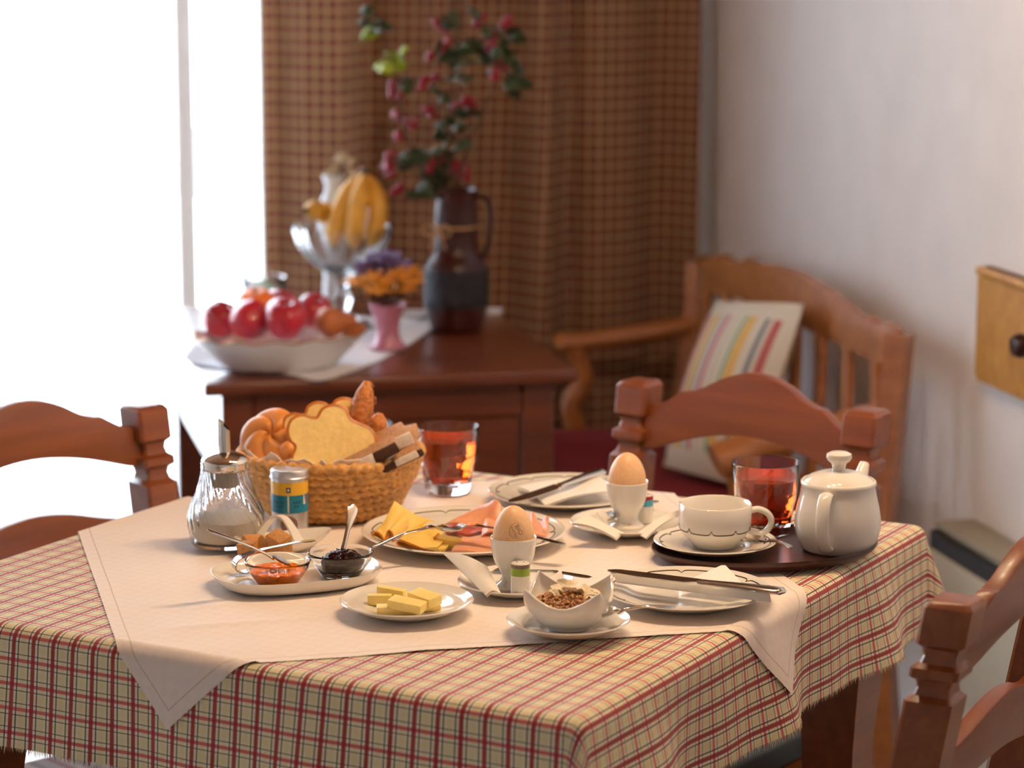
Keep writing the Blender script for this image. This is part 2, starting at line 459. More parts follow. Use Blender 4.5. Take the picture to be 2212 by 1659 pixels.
def sheet(G, th):
    """thin sheet from a grid of points, closed"""
    n, m = len(G), len(G[0]); G = [[Vector(p) for p in r] for r in G]
    V = []; F = []
    N = [[None] * m for _ in range(n)]
    for i in range(n):
        for j in range(m):
            a = G[min(i + 1, n - 1)][j] - G[max(i - 1, 0)][j]; b = G[i][min(j + 1, m - 1)] - G[i][max(j - 1, 0)]
            c = a.cross(b); N[i][j] = c.normalized() if c.length > 1e-12 else Vector((0, 0, 1))
    for s in (.5, -.5):
        for i in range(n):
            for j in range(m): V.append(G[i][j] + N[i][j] * th * s)
    o = n * m
    for i in range(n - 1):
        for j in range(m - 1):
            a, b, c, d = i * m + j, i * m + j + 1, (i + 1) * m + j + 1, (i + 1) * m + j
            F.append((a, b, c, d)); F.append((o + d, o + c, o + b, o + a))
    for j in range(m - 1):
        F.append((j + 1, j, o + j, o + j + 1)); k = (n - 1) * m + j; F.append((k, k + 1, o + k + 1, o + k))
    for i in range(n - 1):
        k = i * m; F.append((k, k + m, o + k + m, o + k)); k = i * m + m - 1; F.append((k + m, k, o + k, o + k + m))
    return V, F
def smoothpts(pts, n=6, closed=True):
    """Catmull-Rom through 2-D or 3-D points"""
    P = [Vector(p) for p in pts]; L = len(P); out = []
    rng = range(L) if closed else range(L - 1)
    for i in rng:
        if closed: a, b, c, d = P[i - 1], P[i], P[(i + 1) % L], P[(i + 2) % L]
        else: a, b, c, d = P[max(i - 1, 0)], P[i], P[i + 1], P[min(i + 2, L - 1)]
        for k in range(n):
            t = k / n
            out.append(.5 * ((2 * b) + (c - a) * t + (2 * a - 5 * b + 4 * c - d) * t * t + (3 * b - a - 3 * c + d) * t ** 3))
    if not closed: out.append(P[-1])
    return out
def interp(prof, x):
    for (a, fa), (b, fb) in zip(prof, prof[1:]):
        if a <= x <= b: return fa + (fb - fa) * (x - a) / (b - a) if b > a else fa
    return prof[0][1] if x < prof[0][0] else prof[-1][1]
def sstep(a, b, x):
    t = min(1, max(0, (x - a) / (b - a))); return t * t * (3 - 2 * t)

# ------------------------------------------------------------------ the room
def slab(name, p, q, m, sx=True):                 # box between two corners in the room frame
    (w0, d0, z0), (w1, d1, z1) = p, q
    V = [R(w, d, z) for z in (z0, z1) for d in (d0, d1) for w in (w0, w1)]
    F = [(0, 2, 3, 1), (4, 5, 7, 6), (0, 1, 5, 4), (2, 6, 7, 3), (0, 4, 6, 2), (1, 3, 7, 5)]
    return obj(name, V, F, m, smooth=False)
floor = struct(slab('floor', (WALL_L - .1, WALL_F - .1, -.08), (WALL_R + .1, WALL_B + .25, 0), 'slab'))
ceiling = struct(slab('ceiling', (WALL_L - .1, WALL_F - .1, CEIL), (WALL_R + .1, WALL_B + .25, CEIL + .1), 'ceilingp'))
struct(slab('wall_right', (WALL_R, WALL_F, 0), (WALL_R + .15, WALL_B, CEIL), 'plaster'))
struct(slab('wall_left', (WALL_L - .15, WALL_F, 0), (WALL_L, WALL_B, CEIL), 'plaster'))
struct(slab('wall_front', (WALL_L, WALL_F - .15, 0), (WALL_R, WALL_F, CEIL), 'plaster'))
def multi(name, boxes, m):
    mb = MB()
    for p, q in boxes:
        (w0, d0, z0), (w1, d1, z1) = p, q
        V = [R(w, d, z) for z in (z0, z1) for d in (d0, d1) for w in (w0, w1)]
        mb.add((V, [(0, 2, 3, 1), (4, 5, 7, 6), (0, 1, 5, 4), (2, 6, 7, 3), (0, 4, 6, 2), (1, 3, 7, 5)]))
    return mb.build(name, m, smooth=False)
struct(multi('wall_back', [((WALL_L, WALL_B, 0), (WIN0, WALL_B + .2, CEIL)), ((WIN1, WALL_B, 0), (WALL_R, WALL_B + .2, CEIL)), ((WIN0, WALL_B, WINZ), (WIN1, WALL_B + .2, CEIL))], 'plaster'))
# floor boards of the visible strip
W_BD = .16
k = 0
w = .1
while w < WALL_R - .01:
    w1 = min(w + W_BD, WALL_R)
    o = slab('floor_board', (w + .0015, 2.2, 0), (w1 - .0015, WALL_B - .02, .006), 'floor'); o.parent = floor; w += W_BD
bb = struct(multi('baseboard_right', [((WALL_R - .018, WALL_F, .006), (WALL_R, WALL_B, .085))], 'skirt'))
o = multi('top_moulding', [((WALL_R - .024, WALL_F, .085), (WALL_R, WALL_B, .112))], 'heater'); o.parent = bb
# glazed balcony door: frames and panes
win = bpy.data.objects.new('window_1', None); COL.objects.link(win); struct(win)
xm = on(398, 300, DX, WALL_B + .09).dot(WX)
xs = [WIN0 + .017, -1.1, -.25, xm, WIN1 - .017]
for i, x in enumerate(xs):
    o = slab('window_frame', (x - .017, WALL_B + .06, .0), (x + .017, WALL_B + .13, WINZ), 'frame'); o.parent = win
for z0, z1 in ((0, .12), (WINZ - .08, WINZ)):
    o = slab('window_rail', (WIN0 + .034, WALL_B + .065, z0), (WIN1 - .052, WALL_B + .125, z1), 'frame'); o.parent = win
for a, b in zip(xs, xs[1:]):
    o = slab('pane', (a + .017, WALL_B + .09, .12), (b - .017, WALL_B + .094, WINZ - .08), 'winglass'); o.parent = win
# balcony outside
t = slab('balcony_slab', (-3.5, WALL_B + .26, -.12), (3.0, 7.2, -.02), 'slab'); tag(t, 'pale concrete balcony floor outside the glazed door', 'balcony')
t = thing('balcony_railing', 'pale grey balcony railing seen dimly through the white sheer curtain', 'railing')
zt = on(300, 278, DX, 6.6).z; zb = on(300, 428, DX, 6.6).z
for w in [-3.4 + .36 * i for i in range(17)]:
    o = slab('board', (w, 6.58, zb), (w + .3, 6.62, zt), 'rail'); o.parent = t
for w in (-3.35, -1.6, .15, 1.9):
    o = slab('post', (w, 6.62, -.02), (w + .06, 6.68, zt + .02), 'rail'); o.parent = t

# ------------------------------------------------------------------ curtains
def hang(name, w0, w1, dpos, z0, z1, fn, m, n=160, rows=14, th=0, flare=0):
    V = []; F = []; UV = []
    s = 0; prev = None
    for j in range(rows + 1):
        tz = j / rows; z = z1 + (z0 - z1) * tz
        s = 0; prev = None
        for i in range(n + 1):
            t = i / n; w = w0 + (w1 - w0) * t + flare * tz * (1 - t)
            d = dpos + fn(t * abs(w1 - w0), tz)
            p = R(w, d, z)
            if prev is not None: s += ((p - prev).xy).length
            prev = p
            V.append(p); UV.append((s, z))
    for j in range(rows):
        for i in range(n):
            a = j * (n + 1) + i; F.append((a, a + 1, a + n + 2, a + n + 1))
    return obj(name, V, F, m, uv=UV, sharp=0)
def fold(per, amp, ph=0, sec=.35):
    return lambda x, tz: amp * (.75 + .35 * tz) * (sin(2 * pi * x / per + ph + .4 * sin(x * 9)) + sec * sin(4 * pi * x / per + 1.3 * ph + x * 3))
def wpx(px, d): return on(px, 300, DX, d).dot(WX)
CW0, CW1, CW2, CW3 = wpx(572, 5.08), wpx(1244, 5.06), wpx(1226, 5.08), wpx(1508, 5.10)
c = hang('check_curtain', CW0, CW1, 5.075, .02, 2.42, fold(.20, .042, .6, .3), 'curtain', 220)
tag(c, 'red and ochre checked curtain hanging behind the berry branches', 'curtain', 'checked curtains')
c = hang('check_curtain', CW2, CW3, 5.10, .02, 2.42, fold(.26, .040, 2.6, .25), 'curtain', 110)
tag(c, 'narrower checked curtain panel in shade beside the white wall', 'curtain', 'checked curtains')
c = hang('sheer_curtain', -2.15, .30, 5.14, .02, 2.42, fold(.19, .018, .3), 'sheer', 260)
tag(c, 'wide white sheer curtain over the glazed door at the left', 'curtain', 'sheer curtains')
c = hang('sheer_curtain', .27, .72, 5.115, .02, 2.42, fold(.105, .026, 1.2), 'sheer', 120)
tag(c, 'narrow gathered white sheer curtain next to the checked curtain', 'curtain', 'sheer curtains')
r = thing('curtain_rod', 'wooden rod that carries the curtains above the glazed door', 'curtain rod', R(-.15, 5.1, 2.45), RA)
obj('rod', *tube([(-1.75, 0, 0), (1.7, 0, 0)], .012, 12), 'bench', r)
for x in (-1.7, 1.6):
    obj('bracket', *box(.02, .12, .02, .002, 1, (x, .06, .0)), 'bench', r)

# ------------------------------------------------------------------ ceiling lamp with three warm bulbs
def warm_lamp():
    c = Vector((.20, 2.78, CEIL))
    t = thing('ceiling_lamp', 'ceiling lamp with three warm bulbs above the breakfast table', 'lamp', c, RA)
    obj('ceiling_plate', *lathe([(0, 0), (.06, 0), (.06, -.02), (.05, -.03), (0, -.03)], 32), 'bench', t)
    obj('rod', *tube([(0, 0, -.03), (0, 0, -.64)], .009, 10), 'bench', t)
    emi = NT('warm_bulb'); emi.set(Base_Color=(1, .8, .55, 1), Emission_Color=(1, .70, .40, 1), Emission_Strength=150)
    for k in range(3):
        x = (k - 1) * .19
        arm = obj('arm', *tube(smoothpts([(0, 0, -.62), (x * .6, 0, -.66), (x, 0, -.64), (x, 0, -.67)], 5, False), .006, 8), 'bench', t)
        obj('bulb', *lathe([(0, -.06), (.012, -.058), (.02, -.045), (.02, -.034), (.012, -.016), (.01, 0), (0, 0)], 20), emi.m, arm, loc=(x, 0, -.67))
        l = bpy.data.lights.new('warm_bulb_light', 'POINT'); l.energy = LAMP; l.color = (1, .70, .43); l.shadow_soft_size = .022
        lo = bpy.data.objects.new('warm_bulb_light', l); COL.objects.link(lo); lo.parent = t; lo.location = (x, 0, -.76)
LAMP = 6.8
warm_lamp()

# ------------------------------------------------------------------ the breakfast table
TA = radians(60.7)
SX = Vector((cos(TA), sin(TA), 0)); NX = Vector((-sin(TA), cos(TA), 0))
S0, S1, N0, N1 = 1.985, 2.852, 1.045, 1.885       # outline of the laid cloth on the top
def tab(s, n, z=0): return SX * s + NX * n + Vector((0, 0, z))
tb = thing('breakfast_table', 'square wooden breakfast table under the checked cloth', 'table', tab((S0 + S1) / 2, (N0 + N1) / 2), TA)
hs, hn = (S1 - S0) / 2 - .008, (N1 - N0) / 2 - .008
obj('table_top', *box(hs * 2, hn * 2, .03, .01, 3, (0, 0, .7335)), 'chair', tb)
for sx in (-1, 1):
    obj('apron', *box(.022, hn * 2 - .16, .09, .003, 1, (sx * (hs - .07), 0, .673)), 'chair', tb)
    obj('apron', *box(hs * 2 - .16, .022, .09, .003, 1, (0, sx * (hn - .07), .673)), 'chair', tb)
    for sy in (-1, 1):
        obj('leg', *lathe([(0, 0), (.026, 0), (.03, .02), (.034, .5), (.045, .6), (.045, .7185), (0, .7185)], 4, lambda a, r, z: (r * 1.3 * cos(a + pi / 4), r * 1.3 * sin(a + pi / 4), z)), 'chair', tb, loc=(sx * (hs - .07), sy * (hn - .07), 0))

RE = .016
def drape(s, n, off=0.0, extra=0.0):
    """where a point of the flat cloth comes to lie; off = distance above the under-cloth"""
    qs = min(max(s, S0 + RE), S1 - RE); qn = min(max(n, N0 + RE), N1 - RE)
    v = Vector((s - qs, n - qn)); L = v.length
    zt = .7505 + off
    if L < 1e-9:
        return tab(s, n, zt + .0006 * noise.noise(Vector((s * 9, n * 9, 3 + off * 50))))
    u = v / L; rr = RE + off
    arc = RE * pi / 2
    corner = 4 * abs(u.x * u.y) ** 1.0 if (abs(u.x) > 1e-6 and abs(u.y) > 1e-6) else 0
    if L < arc:
        a = L / RE; out = rr * sin(a); down = rr * (1 - cos(a)) - off
    else:
        l = L - arc
        t = qn if abs(u.x) > abs(u.y) else qs
        wave = 0
        if abs(u.x) >= abs(u.y) and u.x < 0: wave = .05 * sin(t * 2 * pi / .42 + .6) + .02 * sin(t * 2 * pi / .13)
        elif u.y < 0: wave = .11 * sin(t * 2 * pi / .30 + 1.9) + .05 * sin(t * 2 * pi / .14 + .4)
        else: wave = .06 * sin(t * 2 * pi / .33)
        wave *= (1 - min(1, corner))
        k = .11 + wave + .26 * (abs(2 * u.x * u.y)) ** 1.5 - (.08 * sin(4 * math.atan2(abs(u.y), abs(u.x))) ** 2 if corner else 0) + extra
        out = rr + l * k; down = RE + l * sqrt(max(0, 1 - k * k))
    return tab(qs + u.x * out, qn + u.y * out, zt - down)
def cloth_grid(P0, A, B, LA, LB, na, nb, off, wrinkle=None, extra=0, uvo=0):
    V = []; F = []; UV = []
    for i in range(na + 1):
        for j in range(nb + 1):
            a, b = LA * i / na, LB * j / nb
            p = P0 + A * a + B * b
            q = drape(p.x, p.y, off, extra)
            if wrinkle: q = q + Vector((0, 0, wrinkle(a, b)))
            V.append(q); UV.append((a + uvo, b + uvo))
    for i in range(na):
        for j in range(nb):
            a = i * (nb + 1) + j; F.append((a, a + nb + 1, a + nb + 2, a + 1))
    return V, F, UV
DS0, DS1, DN0, DN1 = .113, .12, .114, .12
# check cloth: u runs along n so that the dark red lines follow the s direction
P0 = Vector((S0 - DS0, N0 - DN0)); LS = S1 - S0 + DS0 + DS1; LN = N1 - N0 + DN0 + DN1
V, F, UV = cloth_grid(P0, Vector((0, 1)), Vector((1, 0)), LN, LS, 190, 190, 0, uvo=.0098)
cl = obj('checked_tablecloth', V, F, 'check', uv=UV, sharp=0)
tag(cl, 'red and cream checked tablecloth with frayed hem hanging over the table', 'tablecloth')
mb = MB()
rnd = random.Random(3)
def fringe(a, b, da, db):
    p = P0 + Vector((b, a)); q = drape(p.x, p.y); p2 = P0 + Vector((b - db * .006, a - da * .006)); q2 = drape(p2.x, p2.y)
    d = (q - q2).normalized(); side = d.cross(Vector((0, 0, 1)));
    if side.length < 1e-3: side = Vector((1, 0, 0))
    side.normalize(); L = .004 + .004 * rnd.random(); w = .0008
    j = Vector((rnd.uniform(-.3, .3), rnd.uniform(-.3, .3), 0)); nrm = side.cross(d).normalized() * .0006
    e = q + (d + j).normalized() * L
    mb.add(([q - side * w, q + side * w, q + nrm, e], [(0, 1, 3), (1, 2, 3), (2, 0, 3)]), uv=[(a + .0098, b + .0098)] * 4)
st = .0021
x = 0
while x < LN:
    fringe(x, 0, 0, -1); fringe(x, LS, 0, 1); x += st
x = 0
while x < LS:
    fringe(0, x, -1, 0); fringe(LN, x, 1, 0); x += st
fr = mb.build('fringe', 'check', cl, smooth=False); fr['kind'] = 'stuff'

# white overlay, laid corner-wise
OA = radians(13.6)
e1 = Vector((cos(OA), sin(OA), 0)); g1 = Vector((-sin(OA), cos(OA), 0))
o3 = e1 * .214 + g1 * 2.418                       # its near left corner, seen from above
def to_sn(v): return Vector((v.dot(SX), v.dot(NX)))
def wr(a, b):
    z = .0011 * noise.noise(Vector((a * 7, b * 22, .5))) + .0006 * noise.noise(Vector((a * 30, b * 12, 2)))
    z += .0016 * math.exp(-((b - .135 - .03 * a) / .006) ** 2) * sstep(.03, .08, a) * (1 - sstep(.16, .3, a))
    z += .0014 * math.exp(-((b - .21) / .005) ** 2) * sstep(.05, .1, a) * (1 - sstep(.13, .2, a))
    return z
V, F, UV = cloth_grid(to_sn(o3), to_sn(e1), to_sn(g1), OV, OV, 130, 130, .0016, wr, .02)
ov = obj('white_overlay_cloth', V, F, 'overlay', uv=UV, sharp=0)
tag(ov, 'cream damask overlay laid corner-wise over the checked tablecloth', 'tablecloth')

# ------------------------------------------------------------------ cutlery
def loft(st, m=9):
    """stations (x, halfwidth, z, thickness, dish)"""
    V = []; F = []; n = len(st); ring = 2 * m - 2
    for x, hw, z, t, d in st:
        for k in range(m):
            y = -1 + 2 * k / (m - 1); V.append((x, y * hw, z + d * y * y + t * sqrt(max(0, 1 - y * y))))
        for k in range(m - 2, 0, -1):
            y = -1 + 2 * k / (m - 1); V.append((x, y * hw, z + d * y * y - t * sqrt(max(0, 1 - y * y))))
    for i in range(n - 1):
        for k in range(ring):
            k2 = (k + 1) % ring; F.append((i * ring + k, i * ring + k2, (i + 1) * ring + k2, (i + 1) * ring + k))
    F.append(tuple(range(ring))[::-1]); F.append(tuple((n - 1) * ring + k for k in range(ring)))
    return V, F
def prof_st(L, w, z, t, d, n=18, x0=0):
    return [(x0 + (L * i / n), interp(w, i / n), interp(z, i / n), interp(t, i / n), interp(d, i / n)) for i in range(n + 1)]
def spoon(name, label, p_bowl, p_end, bowl=.034, w=.0125, depth=.006, group='teaspoons', up=Vector((0, 0, 1)), m='steel', bend=.006):
    L = (p_end - p_bowl).length
    t = thing(name, label, 'spoon', mtx=frame(p_bowl, p_end, up), group=group)
    st = []
    for i in range(13):
        u = i / 12; x = bowl * u; hw = max(.0006, w * sqrt(max(0, 1 - ((u - .45) / (.45 if u < .45 else .57)) ** 2)))
        dd = depth * (hw / w) ** 1.3
        st.append((x, hw, .0012 + (0 if u < .6 else bend * sstep(.6, 1, u) * .5) - dd * .0, .0006, dd))
    obj('spoon_bowl', *loft(st), m, t)
    Lh = L - bowl * .93
    hw = [(0, .0030), (.12, .0024), (.45, .0027), (.8, .0058), (.93, .0062), (.985, .004), (1, .0008)]
    zz = [(0, bend * .45), (.12, bend), (.5, bend * 1.1), (1, bend * .35)]
    obj('spoon_handle', *loft(prof_st(Lh, hw, zz, [(0, .0013), (.3, .0015), (1, .0008)], [(0, 0), (1, 0)], 20, bowl * .93), 7), m, t)
    return t
def fork(name, label, p_head, p_end, up=Vector((0, 0, 1)), group='serving forks'):
    L = (p_end - p_head).length
    t = thing(name, label, 'fork', mtx=frame(p_head, p_end, up), group=group)
    hl = .052
    for k in range(4):
        y = (k - 1.5) * .0048
        obj('tine', *tube([(hl * .55, y, .005), (hl * .35, y, .0015), (hl * .15, y, .001), (0, y * .95, .004)], [.0017, .0015, .0013, .0006], 6), 'steel', t)
    obj('fork_head', *loft([(hl * .53, .009, .005, .0008, .001), (hl * .65, .0095, .0075, .0009, .002), (hl * .8, .0075, .009, .001, .001), (hl, .0033, .009, .0013, 0)]), 'steel', t)
    hw = [(0, .0033), (.15, .0026), (.5, .003), (.82, .0065), (.94, .0068), (.985, .0045), (1, .001)]
    obj('fork_handle', *loft(prof_st(L - hl, hw, [(0, .009), (.3, .009), (1, .002)], [(0, .0013), (1, .001)], [(0, 0), (1, 0)], 20, hl), 7), 'steel', t)
    return t
def knife(name, label, p_tip, p_end, up=Vector((0, 0, 1)), mb='steel', mh='steel'):
    L = (p_end - p_tip).length; bl = L * .52
    t = thing(name, label, 'knife', mtx=frame(p_tip, p_end, up), group='table knives')
    pts = [(0, .002)]
    V = []; F = []
    n = 16
    out_t = []; out_b = []
    for i in range(n + 1):
        u = i / n; x = bl * u
        spine = .0075 if u > .12 else .002 + .0055 * sqrt(u / .12)
        edge = -.0085 * sqrt(min(1, u / .35)) if u < .85 else -.0085 * (1 - .65 * sstep(.85, 1, u))
        out_t.append((x, spine)); out_b.append((x, edge))
    obj('blade', *prism(out_t + out_b[::-1], .0013, 0), mb, t)
    hw = [(0, .0052), (.04, .0065), (.1, .0052), (.3, .0062), (.8, .0088), (.95, .0088), (.99, .006), (1, .002)]
    obj('handle', *loft(prof_st(L - bl, hw, [(0, .0007), (1, .0010)], [(0, .0022), (.5, .0034), (.95, .0034), (1, .0015)], [(0, 0), (1, 0)], 20, bl), 9), mh, t)
    return t

# ------------------------------------------------------------------ plates
def plate_prof(Rr, h, foot=.6, well=.62, t=.0032):
    """(r,z) of the upper face, centre -> rim"""
    return [(0, .0045), (Rr * well * .9, .0045), (Rr * well, .0055), (Rr * .74, h * .42 + .003), (Rr * .86, h * .70), (Rr * .95, h * .90), (Rr * .985, h)]
def plate(name, label, c, Rr, h=.017, line=True, group='plates', cat='plate', cusps=12, well=.62, sc=(1, 1), rz=0):
    t = thing(name, label, cat, c, rz, group=group)
    up = plate_prof(Rr, h, well=well)
    lo = [(Rr, h - .0012), (Rr * .96, h * .82), (Rr * .86, h * .55), (Rr * .72, .004), (Rr * well, .0015), (Rr * well * .97, 0), (Rr * well * .90, 0), (Rr * well * .88, .0015), (0, .0015)]
    U = [up[0]]
    for a, b in zip(up, up[1:]): U += [(a[0] + (b[0] - a[0]) * k / 2, a[1] + (b[1] - a[1]) * k / 2) for k in (1, 2)]
    obj('plate_body' if cat == 'plate' else 'saucer_body', *lathe(U + lo, 72, sx=sc[0], sy=sc[1]), 'porcelain', t, sharp=60)
    if line: rim_line(t, lambda r: interp(up, r), Rr * .9, Rr * .055, cusps)
    return t
def rim_line(t, zf, r0, cusp, n, w=.0011):
    V = []; F = []; N = n * 26
    for i in range(N):
        a = 2 * pi * i / N; u = (a * n / (2 * pi)) % 1; q = min(u, 1 - u)
        r = r0 - cusp * math.exp(-q / .045)
        ww = w * .5
        for s in (-1, 1):
            rr = r + s * ww; V.append((rr * cos(a), rr * sin(a), zf(rr) + .0005))
        for s in (1, -1):
            rr = r + s * ww; V.append((rr * cos(a), rr * sin(a), zf(rr) - .0003))
    for i in range(N):
        a, b = i * 4, ((i + 1) % N) * 4
        for k in range(4):
            k2 = (k + 1) % 4; F.append((a + k, a + k2, b + k2, b + k))
    return obj('rim_line', V, F, 'line', t, smooth=False)
PL = {}
c_cold = at(1001, 1171, T); PL['cold'] = plate('serving_plate', 'large white plate with a dark scalloped rim line holding cheese and ham', c_cold, .114, .016, cusps=14)
c_back = at(1222, 1079, T); PL['back'] = plate('side_plate', 'white plate under the knife at the far edge of the table', c_back, .093, .013, cusps=12)
c_fr = at(1482, 1296, T); PL['fr'] = plate('side_plate', 'white plate with napkin and long knife in front of the brown tray', c_fr, .0875, .014, cusps=12)
c_but = at(879, 1322, T); plate('butter_plate', 'small plain white plate carrying slices of butter', c_but, .0675, .0145, False, cusps=0, well=.55)
c_e1 = at(1114, 1275, T); plate('saucer', 'white saucer under the stamped egg', c_e1, .0605, .0125, False, 'saucers', 'saucer', well=.55)
c_e2 = at(1353, 1146, T); plate('saucer', 'white saucer under the plain far egg', c_e2, .0645, .0125, False, 'saucers', 'saucer', well=.55)
c_gr = at(1228, 1364, T); plate('saucer', 'white saucer under the wavy granola bowl', c_gr, .061, .0145, False, 'saucers', 'saucer', well=.5)
# oval jam tray
c_jam = at(641, 1256, T)
t = thing('jam_tray', 'oblong white porcelain dish carrying two glass bowls of jam', 'dish', c_jam, radians(20))
def sup(a, r, z, A=.0895, B=.062, e=2.7):
    ca, sa = cos(a), sin(a); k = (abs(ca) ** e + abs(sa) ** e) ** (-1 / e)
    return (ca * k * A * r, sa * k * B * r, z)
obj('dish_body', *lathe([(0, .005), (.5, .005), (.8, .005), (.88, .007), (.95, .0105), (.985, .0145), (1, .0145), (.985, .011), (.93, .005), (.86, .001), (.82, 0), (.78, 0), (.76, .0015), (0, .0015)], 80, sup), 'porcelain', t, sharp=60)

# brown tray
c_tray = at(1652, 1196, T)
t = thing('serving_tray', 'dark brown oval tray carrying cup, tea glass and teapot', 'tray', c_tray, radians(14))
obj('tray_body', *lathe([(0, .0035), (.82, .0035), (.9, .0045), (.97, .009), (1.0, .012), (1.005, .0105), (.985, .007), (.93, .0015), (.9, 0), (0, 0)], 90, lambda a, r, z: (r * .127 * cos(a), r * .088 * sin(a), z)), 'tray', t, sharp=60)
TT = T + .0037
c_cup = at(1544, 1188, TT); PL['cups'] = plate('saucer', 'white saucer with a dark scalloped line under the cup on the tray', c_cup, .0675, .013, True, 'saucers', 'saucer', 10, well=.5)
t = thing('coffee_cup', 'white porcelain cup with a dark scalloped line on the brown tray', 'cup', c_cup + Vector((0, 0, .0046)), 0)
ZC = .0478
outer = [(.022, 0), (.0245, .0015), (.0275, .006), (.033, .0115), (.0375, .0175), (.0392, .022), (.0398, .03), (.0400, ZC)]
obj('cup_body', *shell(outer, .0028, 64, base=.004), 'porcelain', t, sharp=60)
# handle: loop on the right side
hp = smoothpts([(.0385, 0, .040), (.047, 0, .0415), (.0565, 0, .0375), (.0615, 0, .029), (.0585, 0, .0195), (.05, 0, .0145), (.0375, 0, .0165)], 5, False)
obj('cup_handle', *tube(hp, .0048, 12, flat=(1.0, .72)), 'porcelain', t)
V = []; F = []; N = 10 * 26
for i in range(N):
    a = 2 * pi * i / N; u = ((a + .35) * 9 / (2 * pi)) % 1; q = min(u, 1 - u); z = .0205 + .0055 * math.exp(-q / .05)
    rr = interp([(z_, r_) for r_, z_ in outer], z)
    for dz, dr in ((-.00055, .00035), (.00055, .00035), (.00055, -.0004), (-.00055, -.0004)): V.append(((rr + dr) * cos(a), (rr + dr) * sin(a), z + dz))
for i in range(N):
    a, b = i * 4, ((i + 1) % N) * 4
    for k in range(4): F.append((a + k, a + (k + 1) % 4, b + (k + 1) % 4, b + k))
obj('cup_line', V, F, 'line', t, smooth=False)
# teapot
c_tp = at(1808, 1186, TT)
t = thing('teapot', 'round white porcelain teapot with lid on the brown tray', 'teapot', c_tp, 0)
body = [(.036, 0), (.039, .003), (.0445, .014), (.0472, .026), (.0470, .036), (.0450, .048), (.0418, .062), (.0402, .0715), (.0415, .0735), (.0412, .077), (.039, .0785)]
obj('pot_body', *lathe([(0, .0005)] + body + [(.036, .0765), (.036, .07), (.04, .05), (.04, .02), (.03, .006), (0, .006)], 72), 'porcelain', t, sharp=70)
lid = obj('lid', *lathe([(0, .072), (.0355, .074), (.0378, .0775), (.036, .0795), (.03, .0835), (.02, .0868), (.012, .0882), (0, .0886)], 64), 'porcelain', t)
obj('knob', *lathe([(.0075, .0875), (.0072, .092), (.0085, .0965), (.0128, .1), (.0142, .1035), (.0135, .107), (.009, .1092), (0, .1095)], 40), 'porcelain', lid)
ha = radians(-112)
hd = Vector((cos(ha), sin(ha), 0))
pts = [hd * .0395 + Vector((0, 0, .066)), hd * .050 + Vector((0, 0, .0705)), hd * .060 + Vector((0, 0, .062)), hd * .064 + Vector((0, 0, .044)), hd * .060 + Vector((0, 0, .024)), hd * .050 + Vector((0, 0, .011)), hd * .042 + Vector((0, 0, .011))]
obj('pot_handle', *tube(smoothpts(pts, 6, False), .0068, 12, flat=(1.1, .55)), 'porcelain', t)
sd = Vector((cos(ha + pi), sin(ha + pi), 0))
sd = Vector((cos(radians(62)), sin(radians(62)), 0))
pts = [sd * .036 + Vector((0, 0, .03)), sd * .056 + Vector((0, 0, .045)), sd * .068 + Vector((0, 0, .066)), sd * .080 + Vector((0, 0, .081))]
obj('spout', *tube(smoothpts(pts, 6, False), [.014 - .0085 * i / 18 for i in range(19)], 14), 'porcelain', t)

# ------------------------------------------------------------------ tea glasses
def tumbler(c, label, tealabel, lev=.064):
    t = thing('tea_glass', label, 'glass', c, .3, group='tea glasses')
    H = .0815
    def fac(a, r, z):
        if z < .040:
            k = 1 - sstep(.034, .040, z); n = 9
            u = (a * n / (2 * pi)) % 1; q = abs(u - .5) * 2
            r = r * (1 - k * .045 * (1 - q ** 2))
        return (r * cos(a), r * sin(a), z)
    prof = [(0, .001), (.0255, 0), (.0278, .002), (.029, .010), (.0315, .024), (.0338, .036), (.0352, .040), (.0362, .052), (.0388, H - .002), (.0386, H), (.0372, H), (.0368, H - .002), (.0345, .052), (.0325, .038), (.0295, .024), (.0268, .0145), (.024, .0128), (0, .0122)]
    obj('glass_body', *lathe(prof, 108, fac), 'glass', t, sharp=50)
    inn = [(0, .0128), (.0236, .0132), (.0262, .015), (.029, .0245), (.032, .0385), (.0341, .0525)]
    r_l = .0341 + (.0368 - .0345) * (lev - .052) / (H - .054)
    o = obj('tea', *lathe(inn + [(r_l - .0002, lev), (r_l - .001, lev - .0002), (0, lev - .0004)], 72), 'tea', None, loc=c)
    tag(o, tealabel, 'tea', 'tea in the glasses')
tumbler(at(968, 1062, T), 'clear glass of orange-red tea standing behind the cheese plate', 'orange-red tea in the glass beside the bread basket', .0655)
tumbler(at(1653, 1150, TT), 'clear glass of red tea between cup and teapot on the tray', 'red tea in the glass next to the teapot', .063)

# ------------------------------------------------------------------ sugar pourer
c = at(489, 1176, T)
t = thing('sugar_pourer', 'fluted glass sugar pourer with metal spout lid', 'sugar pourer', c, 0)
po = [(.033, 0), (.0375, .002), (.0405, .010), (.0425, .022), (.0418, .034), (.0375, .048), (.0315, .062), (.0275, .075), (.0255, .086), (.0250, .092)]
po2 = []
for (a, b) in zip(po, po[1:]): po2 += [(a[0] + (b[0] - a[0]) * k / 4, a[1] + (b[1] - a[1]) * k / 4) for k in range(4)]
po2.append(po[-1])
def flute(a, r, z):
    k = sstep(.016, .034, z) * (1 - .5 * sstep(.085, .092, z)); tw = 9.0 * z
    amp = .0012 * k
    if r < .0001: return (0, 0, z)
    rr = r + amp * (abs(cos(9 * (a + tw * 1.6))) * 2 - 1)
    return (rr * cos(a), rr * sin(a), z)
inn = [(max(r - .0032, .001), z) for r, z in po2 if z > .005][::-1]
V, F = lathe([(0, .001)] + po2 + inn + [(0, .0055)], 144, flute)
